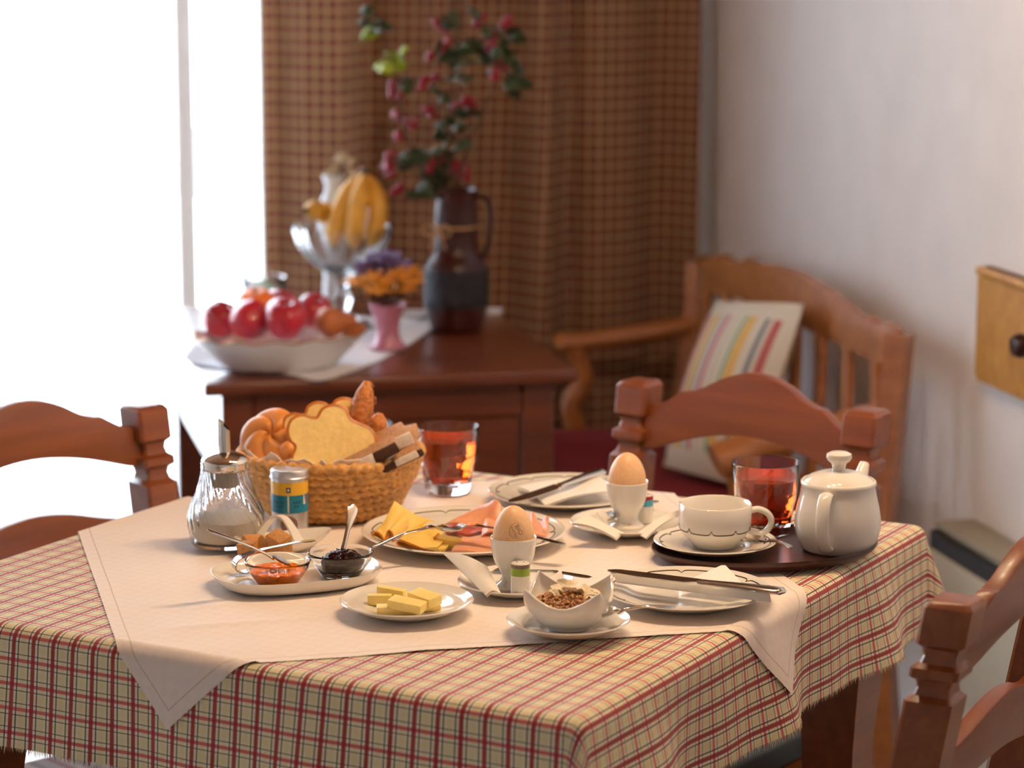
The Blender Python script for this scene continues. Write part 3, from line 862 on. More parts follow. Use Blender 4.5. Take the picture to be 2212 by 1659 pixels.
obj('glass_jar', V, F, 'glass', t, sharp=60)
lid = obj('lid', *lathe([(.0262, .0865), (.0268, .089), (.0262, .0915), (.027, .094), (.0262, .0965), (.025, .0985), (.021, .1015), (.013, .1045), (.006, .1058), (0, .106)], 56), 'chrome', t)
obj('lid_liner', *lathe([(.0255, .088), (.0165, .089), (.0165, .070), (.0145, .0665), (.006, .066), (.006, .098), (0, .098)], 40, lambda a, r, z: (r * (1 + .03 * cos(20 * a)) * cos(a), r * (1 + .03 * cos(20 * a)) * sin(a), z)), 'plastic', lid)
V, F = lathe([(.0068, .104), (.0066, .118), (.0062, .136), (.0054, .136), (.0056, .104)], 28)
V = [Vector((v[0], v[1], v[2] + (.0 if v[2] < .13 else -v[0] * 1.1))) for v in V]
obj('spout', V, F, 'chrome', lid)
o = obj('white_sugar', *lathe([(0, .006), (.028, .0065), (.0335, .008), (.0365, .013), (.0384, .022), (.0380, .0325), (.030, .034), (.015, .0355), (0, .036)], 60, lambda a, r, z: (r * cos(a), r * sin(a), z + (.0015 * sin(2 * a + 1) * r / .03 if z > .03 else 0))), 'sugar', None, loc=c)
tag(o, 'white sugar filling the bottom of the glass pourer', 'sugar', kind='stuff')

# ------------------------------------------------------------------ spice tin
c = at(627, 1150, T)
t = thing('spice_tin', 'small silver spice tin with yellow and teal label beside the basket', 'tin', c, 0)
RT = .0208
obj('tin_body', *lathe([(0, 0), (RT - .001, 0), (RT, .001), (RT, .066), (0, .066)], 56), 'tin', t)
lid = obj('lid', *lathe([(RT + .0004, .0645), (RT + .0016, .065), (RT + .0016, .0662), (RT + .0009, .067), (RT + .0009, .0728), (RT - .0005, .0746), (RT - .0035, .0752), (RT - .0045, .0748), (0, .0746)], 56), 'tin', t)
def band(name, a0, a1, z0, z1, m, par, rr=RT + .0002, th=.0003, n=28, shape=None):
    G = []
    for j in range(n + 1):
        a = radians(a0 + (a1 - a0) * j / n); row = []
        for i in range(7):
            z = z0 + (z1 - z0) * i / 6; row.append((rr * cos(a), rr * sin(a), z))
        G.append(row)
    return obj(name, *sheet(G, th), m, par)
band('yellow_band', -172, 8, .047, .0615, 'yellow', t)
tl = band('teal_band', -172, 8, .0265, .047, 'teal', t)
em = band('emblem', -96, -82, .0505, .0565, 'tealdark', t, RT + .0005, n=6)
band('emblem_dot', -92, -86, .0522, .0548, 'cream', em, RT + .0007, n=4)
band('print_column', -92, -87, .0275, .0465, 'cream', tl, RT + .0004, n=4).scale = (1, 1, 1)
for i, (z, a) in enumerate(((.0375, -138), (.0375, -128), (.0375, -118), (.0375, -108), (.0375, -75), (.0375, -66), (.0375, -57), (.033, -132), (.033, -122), (.033, -112), (.033, -72), (.033, -63))):
    band('print_mark', a, a + 6, z, z + .0028, 'tealdark', tl, RT + .0004, n=3)
G = []
for i in range(9):                                # little sail of the printed boat
    u = i / 8; row = []
    for j in range(5):
        a = radians(-40 + 1 * u + (j / 4) * 10 * (1 - u)); z = .036 + .014 * u; row.append(((RT + .0005) * cos(a), (RT + .0005) * sin(a), z))
    G.append(row)
obj('sail_print', *sheet(G, .0003), 'cream', tl)
band('red_print', -27, -20, .0385, .0455, 'red', tl, RT + .0004, n=4)
G = []
for i in range(9):
    r = .0098 * i / 8 + 1e-5; row = []
    for j in range(33):
        an = 2 * pi * j / 32; a = radians(-88) + r * cos(an) / RT; row.append(((RT + .0003) * cos(a), (RT + .0003) * sin(a), .0135 + r * sin(an)))
    G.append(row)
obj('round_window', *sheet(G, .0003), 'sand', t)

# ------------------------------------------------------------------ eggs and cups
def egg_r(z, H=.0575, W=.0218):                   # half width at height z above the blunt end
    u = z / H; return W * sqrt(max(0, 1 - (2 * u - 1) ** 2)) * (1 + .22 * (1 - 2 * u) * .5) / 1.03
def eggcup(c, cuplabel, egglabel, stamp):
    t = thing('egg_cup', cuplabel, 'egg cup', c, 0, group='egg cups')
    H = .0530
    out = [(.0195, 0), (.0200, .0015), (.0185, .0035), (.0145, .0065), (.0125, .0105), (.0125, .0145), (.0155, .0205), (.0195, .0265), (.0220, .0350), (.0232, .0445), (.0240, H - .0015), (.0242, H)]
    inn = [(.0226, H), (.0218, .0445), (.0205, .035), (.017, .027), (.010, .0215), (0, .020)]
    obj('cup_body', *lathe([(0, .002), (.0175, .002), (.018, 0)] + out + [(.0236, H + .0007)] + inn, 56), 'porcelain', t, sharp=60)
    ez = .0287; He = .0575
    prof = [(egg_r(He * (1 - cos(pi * i / 30)) / 2), He * (1 - cos(pi * i / 30)) / 2) for i in range(31)]
    prof[0] = (0, 0); prof[-1] = (0, He)
    e = thing('boiled_egg', egglabel, 'egg', c + Vector((0, 0, ez)), 0, group='boiled eggs')
    obj('shell', *lathe(prof, 48), 'egg', e)
    if stamp:
        def onegg(x, y):      # print coordinates around the stamp centre -> surface
            zc, ac = .0352, radians(-80); z = zc + y; r = egg_r(z) + .00012; a = ac + x / egg_r(zc)
            return (r * cos(a), r * sin(a), z)
        ca, sa = cos(radians(-63)), sin(radians(-63))
        rot = lambda x, y: (x * ca - y * sa, x * sa + y * ca)
        def ring(r0, r1, a0, a1, n=40):
            V = []; F = []
            for i in range(n + 1):
                a = radians(a0 + (a1 - a0) * i / n)
                for r in (r0, r1): V.append(onegg(*rot(r * cos(a), r * sin(a))))
            for i in range(n): F.append((2 * i, 2 * i + 1, 2 * i + 3, 2 * i + 2))
            return V, F
        mk = obj('stamp', *ring(.0078, .0080, 20, 352), 'ink', e, smooth=False)
        obj('stamp_arc', *ring(.0076, .0081, 185, 285), 'ink', mk, smooth=False)
        def letters(txt, size, x0, y0, nm):
            cu = bpy.data.curves.new(nm, 'FONT'); cu.body = txt; cu.size = size; cu.resolution_u = 3; cu.align_x = 'CENTER'
            to = bpy.data.objects.new(nm, cu); COL.objects.link(to)
            me = bpy.data.meshes.new_from_object(to.evaluated_get(bpy.context.evaluated_depsgraph_get()))
            bm = bmesh.new(); bm.from_mesh(me); bmesh.ops.triangulate(bm, faces=bm.faces)
            bmesh.ops.subdivide_edges(bm, edges=[ed for ed in bm.edges if ed.calc_length() > size * .25], cuts=1)
            V, F = bm_out(bm)
            V = [onegg(*rot(v.x + x0, v.y + y0)) for v in V]
            bpy.data.objects.remove(to); bpy.data.curves.remove(cu)
            return obj(nm, V, F, 'ink', mk, smooth=False)
        letters('BIO', .0068, .0002, .0004, 'stamp_word')
        letters('AUSTRIA', .0030, -.0002, -.0040, 'stamp_word')
    return t
eggcup(at(1109, 1267, T + .0046), 'white porcelain egg cup holding the stamped egg', 'brown boiled egg stamped BIO AUSTRIA in the near egg cup', True)
eggcup(at(1354, 1138, T + .0046), 'white porcelain egg cup holding the plain egg further back', 'plain brown boiled egg in the far egg cup', False)
# little shakers
def shaker(c, label, bands):
    t = thing('salt_shaker', label, 'shaker', c, 0, group='little salt shakers')
    H = .0325; r0, r1 = .0102, .0097
    obj('shaker_body', *lathe([(0, 0), (r0 - .0008, 0), (r0, .0008), (r1, H - .001), (r1 - .001, H), (0, H + .0006)], 36), 'porcelain', t)
    for z0, z1, m in bands:
        f = lambda z: r0 + (r1 - r0) * z / H + .00015
        obj('band', *lathe([(f(z0) - .0004, z0), (f(z0), z0), (f(z1), z1), (f(z1) - .0004, z1)], 36), m, t)
    for x in (-.0035, .0035):
        obj('hole', *lathe([(0, H + .0002), (.0006, H + .0002), (.0006, H + .0007), (0, H + .0007)], 10), 'line', t, loc=(x, 0, 0))
shaker(at(1124, 1281, T + .0056), 'little white shaker with a green band in front of the stamped egg', [(.0275, .0315, 'taupe'), (.0195, .0275, 'greenb')])
shaker(at(1392, 1128, T + .005), 'little white shaker with a blue band behind the far egg cup', [(.0275, .0318, 'red'), (.0200, .0275, 'blueb')])

# ------------------------------------------------------------------ helpers for laid things
def hit(px, py, p0, L, far=False):               # the point on that line of sight at distance L from p0
    d = ray(px, py).normalized(); o = Vector((0, 0, CAMZ)) - p0
    b = d.dot(o); c_ = o.dot(o) - L * L; q = b * b - c_
    t = -b + (sqrt(max(q, 0)) if far else -sqrt(max(q, 0)))
    return Vector((0, 0, CAMZ)) + d * t
def quad(c00, c10, c11, c01, n=10, m=8, bulge=None):
    """grid between four corners; bulge(u,v) -> lift in z"""
    G = []
    for i in range(n + 1):
        u = i / n; row = []
        for j in range(m + 1):
            v = j / m
            p = c00 * (1 - u) * (1 - v) + c10 * u * (1 - v) + c11 * u * v + c01 * (1 - u) * v
            if bulge: p = p + Vector((0, 0, bulge(u, v)))
            row.append(p)
        G.append(row)
    return G
def Z(px, py, dz): return at(px, py, T + dz)

# ------------------------------------------------------------------ jam bowls
def jam_bowl(c, label, jam, jlabel, jm, sp):
    t = thing('glass_bowl', label, 'bowl', c, 0, group='glass jam bowls')
    out = [(.0190, 0), (.0205, .0008), (.0222, .0035), (.0275, .0110), (.0312, .0165), (.0322, .0175), (.0336, .0225), (.0348, .0258)]
    obj('bowl_body', *shell(out, .0019, 72, base=.0028), 'glass', t, sharp=50)
    V = []; F = []
    jam(t, c)
def apricot(t, c):
    lev = .0158; inn = [(.0, .0026), (.0195, .0027), (.0218, .0050), (.0262, .0112), (.0294, lev)]
    def bumps(a, r, z):
        x, y = r * cos(a), r * sin(a)
        if z >= lev - .0001: z += .0018 * noise.noise(Vector((x * 260, y * 260, 1))) + .0016 * noise.noise(Vector((x * 110, y * 110, 4)))
        return (x, y, z)
    top = [(.0294 * (1 - k / 14), lev + .0012 * (k / 14)) for k in range(1, 14)]
    o = obj('apricot_jam', *lathe(inn + top + [(0, lev + .001)], 64, bumps), 'apricot', None, loc=c)
    tag(o, 'glossy orange apricot jam in the front left glass bowl', 'jam', 'jams', 'stuff')
def plum(t, c):
    def bumps(a, r, z):
        x, y = r * cos(a), r * sin(a)
        k = sstep(.006, .013, z)
        q = 1 + k * (.10 * noise.noise(Vector((cos(a) * 2.2, sin(a) * 2.2, z * 140))) + .05 * noise.noise(Vector((cos(a) * 6, sin(a) * 6, z * 300))))
        x *= q; y *= q
        if z > .018: z += .0030 * noise.noise(Vector((x * 190, y * 190, 2))) + .0015 * noise.noise(Vector((x * 420, y * 420, 5)))
        return (x + .002 * k, y, z)
    prof = [(0, .0032), (.0165, .0034), (.0195, .006), (.0222, .0105), (.0225, .0145), (.0212, .0185), (.0190, .0210), (.0165, .0232), (.0135, .0248), (.0105, .0258), (.0075, .0264), (.004, .0268), (0, .027)]
    o = obj('plum_jam', *lathe(prof, 64, bumps), 'plum', None, loc=c)
    tag(o, 'dark purple plum jam heaped in the rear glass bowl', 'jam', 'jams', 'stuff')
cA = at(600, 1262, T + .0053); cB = at(736, 1243, T + .0053)
jam_bowl(cA, 'round glass bowl of orange jam at the front of the white dish', apricot, '', '', None)
jam_bowl(cB, 'round glass bowl of dark jam at the right of the white dish', plum, '', '', None)
p0 = cA + Vector((-.004, .004, .0185))
spoon('jam_spoon', 'slim steel spoon leaning out of the orange jam to the left', p0 + Vector((.018, -.004, -.001)), hit(446, 1146, p0, .098), .026, .0085, .003, 'jam spoons', Vector((0, -.2, 1)), bend=.003)
p0 = cB + Vector((.001, .006, .022))
spoon('jam_spoon', 'steel spoon standing upright in the dark plum jam', p0 + Vector((-.003, -.003, -.012)), hit(763, 1090, p0, .066, True), .02, .008, .002, 'jam spoons', Vector((.25, -1, .2)), bend=.002)

# ------------------------------------------------------------------ dish of brown sugar with arched handle, tongs
sc_ = at(602, 1190, T)
t = thing('sugar_dish', 'white boat-shaped dish with arched handle and brown sugar cubes', 'dish', sc_, radians(24))
def boat(a, r, z):
    ca, sa = cos(a), sin(a)
    return (ca * .056 * r * (1 + .10 * ca), sa * .0285 * r * (1 - .10 * ca * ca), z + .005 * max(0, z / .015) * abs(ca) ** 2)
obj('dish_body', *lathe([(0, .003), (.4, .003), (.65, .005), (.82, .009), (.95, .0142), (1, .0150), (.97, .0125), (.84, .007), (.66, .002), (.55, 0), (0, 0)], 64, boat), 'porcelain', t, sharp=60)
hp = smoothpts([(-.016, .022, .012), (-.012, .012, .026), (-.006, .0, .0385), (.004, -.006, .0385), (.011, -.012, .028), (.016, -.019, .015), (.020, -.024, .011)], 6, False)
G = []
for i, p in enumerate(hp):
    wv = Vector((.30, .95, 0)).normalized() * (.0055 + .002 * abs(2 * i / (len(hp) - 1) - 1))
    wv = Vector((.95, .25, .0)).normalized() * (.004 + .0025 * abs(2 * i / (len(hp) - 1) - 1))
    G.append([p + wv * (k / 3 - 1) for k in range(7)])
obj('dish_handle', *sheet(G, .0028), 'porcelain', t, sharp=70)
for i, (px, py, dz, sz, rx, ry, rz) in enumerate(((547, 1178, .0135, (.019, .015, .012), .2, .1, .5), (537, 1190, .0125, (.018, .014, .013), .1, -.15, -.3), (573, 1180, .0165, (.012, .012, .011), .5, .4, .9),
        (603, 1178, .0195, (.019, .016, .018), .3, .25, -.7), (566, 1194, .0095, (.013, .011, .009), .1, .1, .2), (588, 1192, .0095, (.012, .010, .009), .2, -.2, 1.1), (611, 1194, .0085, (.014, .010, .008), .1, .1, .4))):
    o = obj('sugar_cube', *box(*[q * 1.18 for q in sz], .0015, 2), 'cube', None, mtx=TR(at(px, py - 5, T + dz + .0025), rx, ry, rz))
    tag(o, ['rough brown sugar cube leaning at the back left of the dish', 'brown sugar cube lying nearest the glass pourer', 'small broken brown sugar lump in the middle of the dish', 'largest brown sugar cube right under the arched handle',
            'flat brown sugar crumb in front of the cubes', 'small sugar crumb below the largest cube', 'brown sugar crumb beside the handle foot'][i], 'sugar cube', 'brown sugar cubes')
a0 = at(508, 1222, T + .016); a1 = at(682, 1176, T + .0305)
t = thing('sugar_tongs', 'polished steel sugar tongs with a rolled bend on the jam dish', 'tongs', mtx=frame(a0, a1))
L = (a1 - a0).length
pp = [(L, 0, .0045), (L * .82, 0, .0072), (L * .6, 0, .0085), (L * .3, 0, .0098), (.014, 0, .0088), (.004, 0, .007), (-.001, 0, .0015), (-.0005, 0, -.0045), (.005, 0, -.0085), (.014, 0, -.009), (L * .22, 0, -.0055)]
G = []
for i, p in enumerate(smoothpts(pp, 5, False)):
    u = p.x / L; hw = .0068 if u < .12 else max(.0022, .0068 - .0050 * (u - .12) / .4)
    if u > .8: hw = .0022 + .0025 * sin(pi * (u - .8) / .2)
    G.append([p + Vector((0, k * hw / 2, 0)) for k in range(-2, 3)])
obj('tong_strip', *sheet(G, .0009), 'steel', t, sharp=70)

# ------------------------------------------------------------------ butter
for i, (px, py, dz, sz, rx, ry, rz) in enumerate(((820, 1295, .0105, (.0245, .009, .0105), 0, 0, .03), (846, 1282, .0135, (.030, .009, .012), .05, .06, -.42), (917, 1292, .0185, (.030, .019, .010), .10, .10, -.72),
        (880, 1306, .0165, (.036, .019, .0088), .06, .10, -.36), (857, 1318, .0095, (.040, .016, .0098), 0, 0, .06), (927, 1308, .0085, (.018, .017, .0075), 0, 0, .5))):
    o = obj('butter_slice', *box(*sz, .0007, 2), 'butter', None, mtx=TR(at(px, py, T + dz), rx, ry, rz))
    tag(o, ['short butter slice at the left end of the pile', 'butter slice standing on edge at the back of the pile', 'thick butter slice resting highest at the right', 'broad butter slice lying across the middle on top',
            'long butter slice at the bottom front of the pile', 'butter slice half hidden at the lower right'][i], 'butter', 'slices of butter')

# ------------------------------------------------------------------ cheese and ham
def ribbon(pts, wv, nb=8, taper=None):
    pp = smoothpts(pts, 5, False)
    return [[p + wv * (k / nb) * (taper(i / (len(pp) - 1)) if taper else 1) for k in range(nb + 1)] for i, p in enumerate(pp)]
def cheese(label, pts, wv, taper=None, th=.0016):
    t = thing('cheese_slice', label, 'cheese', (0, 0, 0), group='slices of cheese')
    G = ribbon(pts, wv, 8, taper)
    obj('cheese_body', *sheet(G, th), 'cheese', t, sharp=70)
    w2 = wv.normalized()
    Gr = [[r[0] - w2 * .0008, r[0] + w2 * .0012] for r in G]
    obj('rind', *sheet(Gr, th * 1.25), 'rind', t, sharp=70)
back = Vector((.006, .050, .002))
cheese('yellow cheese slice folded into loops at the left rim', [Z(809, 1172, .0085), Z(804, 1158, .013), Z(813, 1150, .017), Z(824, 1158, .014), Z(831, 1171, .010), Z(834, 1160, .015), Z(839, 1147, .021), Z(847, 1153, .018), Z(850, 1169, .0105)], Vector((.016, .042, .010)))
cheese('long yellow cheese slice folded double at the front of the plate', [Z(958, 1192, .0085), Z(925, 1196, .0075), Z(890, 1188, .009), Z(866, 1181, .0105), Z(858, 1173, .0135), Z(866, 1168, .0165), Z(890, 1177, .0155), Z(915, 1187, .012), Z(938, 1192, .0105)], Vector((.010, .036, .004)))
G = quad(Z(818, 1160, .012), Z(905, 1158, .012), Z(938, 1130, .014), Z(852, 1112, .026), 10, 10, lambda u, v: .014 * v * (1 - u) ** 2 + .006 * sin(pi * v) * sin(2.4 * pi * u) + .002)
t = thing('cheese_slice', 'pale cheese slice draped up to a soft peak at the back left', 'cheese', (0, 0, 0), group='slices of cheese')
obj('cheese_body', *sheet(G, .0016), 'cheese', t, sharp=70)
Gr = [[r[-1], r[-1] + (r[-1] - r[-2]) * .12] for r in G]
G = quad(Z(880, 1160, .014), Z(945, 1165, .012), Z(962, 1148, .012), Z(905, 1138, .017), 8, 8, lambda u, v: .005 * sin(pi * u) * sin(pi * v) + .002 * sin(9 * u))
t = thing('cheese_slice', 'yellow cheese slice lying below the serving forks', 'cheese', (0, 0, 0), group='slices of cheese')
obj('cheese_body', *sheet(G, .0016), 'cheese', t, sharp=70)
obj('rind', *sheet([[r[-1], r[-1] + Vector((.0005, .0015, 0))] for r in G], .002), 'rind', t)
bm_ = box(.026, .013, .011, .002, 2); V = [Vector(v) * (1 + .12 * noise.noise(Vector(v) * 160)) for v in bm_[0]]
t = thing('cheese_chunk', 'thick broken cheese chunk between cheese and ham', 'cheese', mtx=TR(Z(968, 1171, .0125), .1, .1, -.3))
obj('chunk', V, bm_[1], 'cheese', t)
obj('rind', *box(.003, .0145, .0125, .001, 1, (-.0135, 0, 0)), 'rind', t)
# ham
def ham(label, G, m='ham', th=.0018):
    o = obj('ham_slice', *sheet(G, th), m, None, sharp=70); return tag(o, label, 'ham', 'slices of ham')
ham('pink ham slice folded up into a high triangle at the back', quad(Z(962, 1133, .013), Z(1080, 1140, .013), Z(1090, 1108, .026), Z(1052, 1090, .030), 12, 10, lambda u, v: .010 * v * sin(pi * min(1, u * 1.05)) + .002 * sin(7 * u + 3 * v)))
ham('dark smoked ham slice glimpsed beneath the forks', quad(Z(962, 1152, .012), Z(1045, 1152, .010), Z(1040, 1132, .011), Z(972, 1128, .013), 8, 6, lambda u, v: .002 * sin(8 * u)), 'smokedham')
ham('flat pink ham slice at the front of the cheese plate', quad(Z(975, 1192, .0088), Z(1085, 1196, .0085), Z(1082, 1160, .0115), Z(1000, 1158, .0125), 12, 10, lambda u, v: .003 * sin(pi * u) * sin(pi * v) + .0015 * sin(6 * u + 4 * v)))
ham('pale pink ham slice folded between forks and stamped egg', quad(Z(1040, 1160, .014), Z(1125, 1165, .013), Z(1120, 1124, .017), Z(1050, 1120, .018), 12, 8, lambda u, v: .006 * sin(pi * u) + .003 * sin(9 * u + 2 * v)))
ham('ruffled pink ham slice showing to the right of the stamped egg', quad(Z(1110, 1166, .011), Z(1182, 1160, .010), Z(1186, 1128, .014), Z(1125, 1122, .016), 16, 8, lambda u, v: .006 * sin(12 * u + 3 * v) * v + .004 * sin(pi * u)))
hA = Z(1003, 1140, .0345)
fork('serving_fork', 'serving fork with its thin handle resting on the left plate rim', hA, Z(806, 1186, .0215), Vector((0, .1, 1)))
fork('serving_fork', 'serving fork whose handle points right past the stamped egg', Z(949, 1142, .027), Z(1221, 1180, .020), Vector((0, .1, 1)))

# ------------------------------------------------------------------ napkins
def napkin(label, layers, group='paper napkins'):
    t = thing('paper_napkin', label, 'napkin', (0, 0, 0), group=group)
    for k, G in enumerate(layers):
        obj('ply', *sheet(G, .0010), 'napkin', t, sharp=60)
    return t
def pair(c00, c10, c11, c01, f, gap=.0022, n=12, m=8):
    G = quad(c00, c10, c11, c01, n, m, f)
    return [G, [[p + Vector((.001, .001, -gap * (1 - .6 * i / n))) for p in r] for i, r in enumerate(G)]]
napkin('folded white napkin sticking out left under the stamped egg', pair(Z(957, 1194, .032), Z(1050, 1222, .029), Z(1080, 1282, .0105), Z(1050, 1286, .0092), lambda u, v: .004 * sin(pi * u)) +
       pair(Z(1150, 1290, .0085), Z(1170, 1262, .012), Z(1210, 1230, .026), Z(1216, 1250, .022), lambda u, v: .003 * sin(pi * u)))
napkin('folded white napkin spread like wings under the far egg', pair(Z(1234, 1130, .026), Z(1268, 1112, .031), Z(1345, 1150, .0105), Z(1330, 1163, .0100), lambda u, v: .004 * sin(pi * v) * (1 - u)) +
       pair(Z(1476, 1098, .030), Z(1472, 1112, .022), Z(1395, 1163, .0095), Z(1378, 1152, .0100), lambda u, v: .004 * sin(pi * v)) + pair(Z(1288, 1108, .0290), Z(1302, 1104, .027), Z(1332, 1126, .012), Z(1310, 1130, .014), lambda u, v: 0))
napkin('crumpled white napkin on the plate at the far table edge', pair(Z(1118, 1052, .0105), Z(1298, 1032, .026), Z(1318, 1062, .022), Z(1178, 1092, .0125), lambda u, v: .005 * sin(5 * u + 2) * sin(pi * v) + .004 * sin(pi * u)))
napkin('long rolled white napkin under the knife on the near plate', pair(Z(1318, 1241, .0190), Z(1655, 1288, .0190), Z(1664, 1300, .0160), Z(1330, 1255, .0150), lambda u, v: .0065 * sin(pi * v)) +
       pair(Z(1468, 1262, .0165), Z(1620, 1280, .0165), Z(1567, 1222, .0235), Z(1558, 1222, .0235), lambda u, v: 0) )
knife('table_knife', 'long steel knife lying across the napkin on the near plate', Z(1312, 1234, .0275), Z(1697, 1280, .0275), Vector((0, -.06, 1)))
knife('table_knife', 'steel knife lying across the plate at the far table edge', Z(1100, 1087, .0185), Z(1303, 1018, .0295), Vector((0, -.1, 1)))

# ------------------------------------------------------------------ teaspoons on saucers
spoon('teaspoon', 'teaspoon resting on the saucer behind the stamped egg', Z(1058, 1241, .0135), Z(1279, 1252, .0215), .034, .0115)
spoon('teaspoon', 'teaspoon lying behind the far egg cup', Z(1305, 1128, .0145), Z(1420, 1086, .0180), .03, .0105)
spoon('teaspoon', 'golden gleaming teaspoon sticking out beside the granola bowl', Z(1268, 1338, .0185), Z(1459, 1316, .0215), .034, .0115)
spoon('teaspoon', 'teaspoon on the saucer between cup and teapot', at(1600, 1170, TT + .018), at(1711, 1187, TT + .0165), .03, .0110)

# ------------------------------------------------------------------ granola bowl
t = thing('granola_bowl', 'white bowl with four raised corners holding granola and yogurt', 'bowl', c_gr + Vector((0, 0, .0047)), 0)
TH0 = radians(34)
def c4(a):
    return 1 - 2 * abs(sin(2 * (a - TH0))) ** .85
def bowlpt(a, v, off):
    k = c4(a); rim = .0478 + .0055 * k - off; zr = .0370 + .0088 * k
    f = 1 - (1 - v) ** 1.9
    r = (.0215 - off * .6) + (rim - .0215 + off * .6) * f
    return (r * cos(a), r * sin(a), .002 + (zr - .002) * v ** 1.25 + (.0028 * (1 - v) if off else 0))
V = []; F = []; NS = 96; rows = []
prof = [('p', 0, 0, .0005), ('r', .019, .0005, 0), ('r', .0205, 0, 0)]
def addrow(fn):
    rows.append(range(len(V), len(V) + NS))
    for k in range(NS): V.append(fn(2 * pi * k / NS))
addrow(lambda a: (.001 * cos(a), .001 * sin(a), .001)); addrow(lambda a: (.0185 * cos(a), .0185 * sin(a), .001)); addrow(lambda a: (.0192 * cos(a), .0192 * sin(a), 0)); addrow(lambda a: (.0212 * cos(a), .0212 * sin(a), 0))
for v in [i / 12 for i in range(13)]: addrow(lambda a: bowlpt(a, v, 0))
addrow(lambda a: tuple((Vector(bowlpt(a, 1, 0)) + Vector(bowlpt(a, 1, .003))) / 2 + Vector((0, 0, .0007))))
for v in [1 - i / 12 for i in range(13)]: addrow(lambda a: bowlpt(a, v, .003))
addrow(lambda a: (.001 * cos(a), .001 * sin(a), .0048))
for A, B in zip(rows, rows[1:]):
    for k in range(NS): F.append((A[k], A[(k + 1) % NS], B[(k + 1) % NS], B[k]))
F.append(tuple(rows[0])); F.append(tuple(rows[-1]))
obj('bowl_body', V, F, 'porcelain', t, sharp=60)
gc = c_gr + Vector((0, 0, .0047))
o = obj('yogurt', *lathe([(0, .0055), (.017, .0065), (.026, .0120), (.0345, .0205), (.0365, .0240), (.025, .0250), (0, .0255)], 48), 'yogurt', None, loc=gc)
tag(o, 'pale yogurt below the granola in the wavy bowl', 'yogurt', kind='stuff')
mb = MB(); rnd = random.Random(11)
ico = bmesh.new(); bmesh.ops.create_icosphere(ico, subdivisions=1, radius=1); IV, IF = bm_out(ico)
n = 0
while n < 330:
    a = rnd.uniform(0, 2 * pi); r = .0345 * sqrt(rnd.random()); x, y = r * cos(a), r * sin(a)
    if x > .013 and y > -.012 and rnd.random() < .85: continue
    z = .0255 + .0075 * (1 - (r / .034) ** 2) * (1 - .3 * sstep(0, .03, x)) * rnd.uniform(.6, 1.05)
    s = rnd.uniform(.0012, .0028)
    m_ = TR((x, y, z), rnd.uniform(0, 3), rnd.uniform(0, 3), rnd.uniform(0, 3), (s * rnd.uniform(.8, 1.5), s, s * rnd.uniform(.5, .9)))
    mb.add((IV, IF), m_); n += 1
o = mb.build('granola', 'granola', None, loc=gc, sharp=0); tag(o, 'heap of toasted brown granola in the wavy bowl', 'granola', kind='stuff')
fl = [(-.010, .010, .0345, .4, .3, .3, 1.1), (.000, .014, .0375, .5, -.2, -.4, 1.3), (.009, .006, .035, .2, .5, .9, 1.2), (-.004, .018, .0385, .9, .1, .2, 1.0), (.020, .004, .031, .2, -.3, .2, 1.2), (.027, -.006, .0335, .3, .8, .5, 1.1),
      (.016, .016, .0335, .4, .2, -.7, 1.0), (.029, .006, .030, .7, .3, 1.2, .9), (-.014, .004, .0325, .5, .6, -.5, .8)]
FLn = ['coconut flake at the left of the pile, curled towards the egg', 'broad coconut flake on top of the granola', 'coconut flake leaning over the middle of the bowl', 'highest coconut flake at the back of the bowl', 'smooth coconut flake to the right of the granola',
       'toasted coconut flake at the right front corner of the bowl', 'coconut flake behind the others near the back rim', 'coconut flake tucked against the right bowl wall', 'small coconut flake half sunk in granola']
for (x, y, z, rx, ry, rz, s), lb in zip(fl, FLn):
    G = [[Vector((.0085 * s * (u / 5 - .5) * 2 * .8, .0042 * s * (v / 4 - .5) * 2, .0028 * cos(3 * (u / 5 - .5)) + .001 * sin(6 * v / 4 + u))) for v in range(5)] for u in range(6)]
    o = obj('coconut_flake', *sheet(G, .0009), 'coconut', None, mtx=TR(gc + Vector((x, y, z)), rx, ry, rz), sharp=70)
    tag(o, lb, 'coconut', 'coconut flakes')

# ------------------------------------------------------------------ bread basket
cb = at(716, 1104, T)
bk = thing('bread_basket', 'round coiled straw basket full of bread', 'basket', cb, .2)
NC = 9
for i in range(NC):
    u = i / (NC - 1); rr = .074 + .030 * sstep(-.25, 1.05, u) ** 1.0 + (.0 if i else -.006); z = .0048 + .0660 * u
    if i == NC - 1: rr += .001
    n = 138; path = [(rr * cos(2 * pi * k / n), rr * .93 * sin(2 * pi * k / n), z + .0007 * sin(3 * 2 * pi * k / n + i)) for k in range(n)]
    rad = [(.0051 if i < NC - 1 else .0060) * (1.14, 1.2, .72)[(k + i) % 3] for k in range(n)]
    obj('coil', *tube(path, rad, 8, closed=True), 'straw', bk, sharp=0)
obj('basket_base', *lathe([(0, 0), (.070, 0), (.072, .003), (.070, .006), (0, .006)], 48, sy=.93), 'straw', bk)
BY = cb.y
def napk_edge():
    V = []; G = []
    n = 90
    for j in range(6):
        row = []
        for k in range(n + 1):
            a = 2 * pi * k / n; v = j / 5
            r = .070 + .0315 * v + .0025 * sin(17 * a + 3 * v) * v + .003 * noise.noise(Vector((cos(a) * 5, sin(a) * 5, v * 2)))
            z = .016 + (.063 + .010 * noise.noise(Vector((cos(a) * 4, sin(a) * 4, 7))) + .007 * noise.noise(Vector((cos(a) * 14, sin(a) * 14, 1)))) * v
            row.append(cb + Vector((r * cos(a), r * .93 * sin(a), z)))
        G.append(row)
    return G
napkin('crumpled white napkin lining the bread basket', [napk_edge()], 'paper napkins')
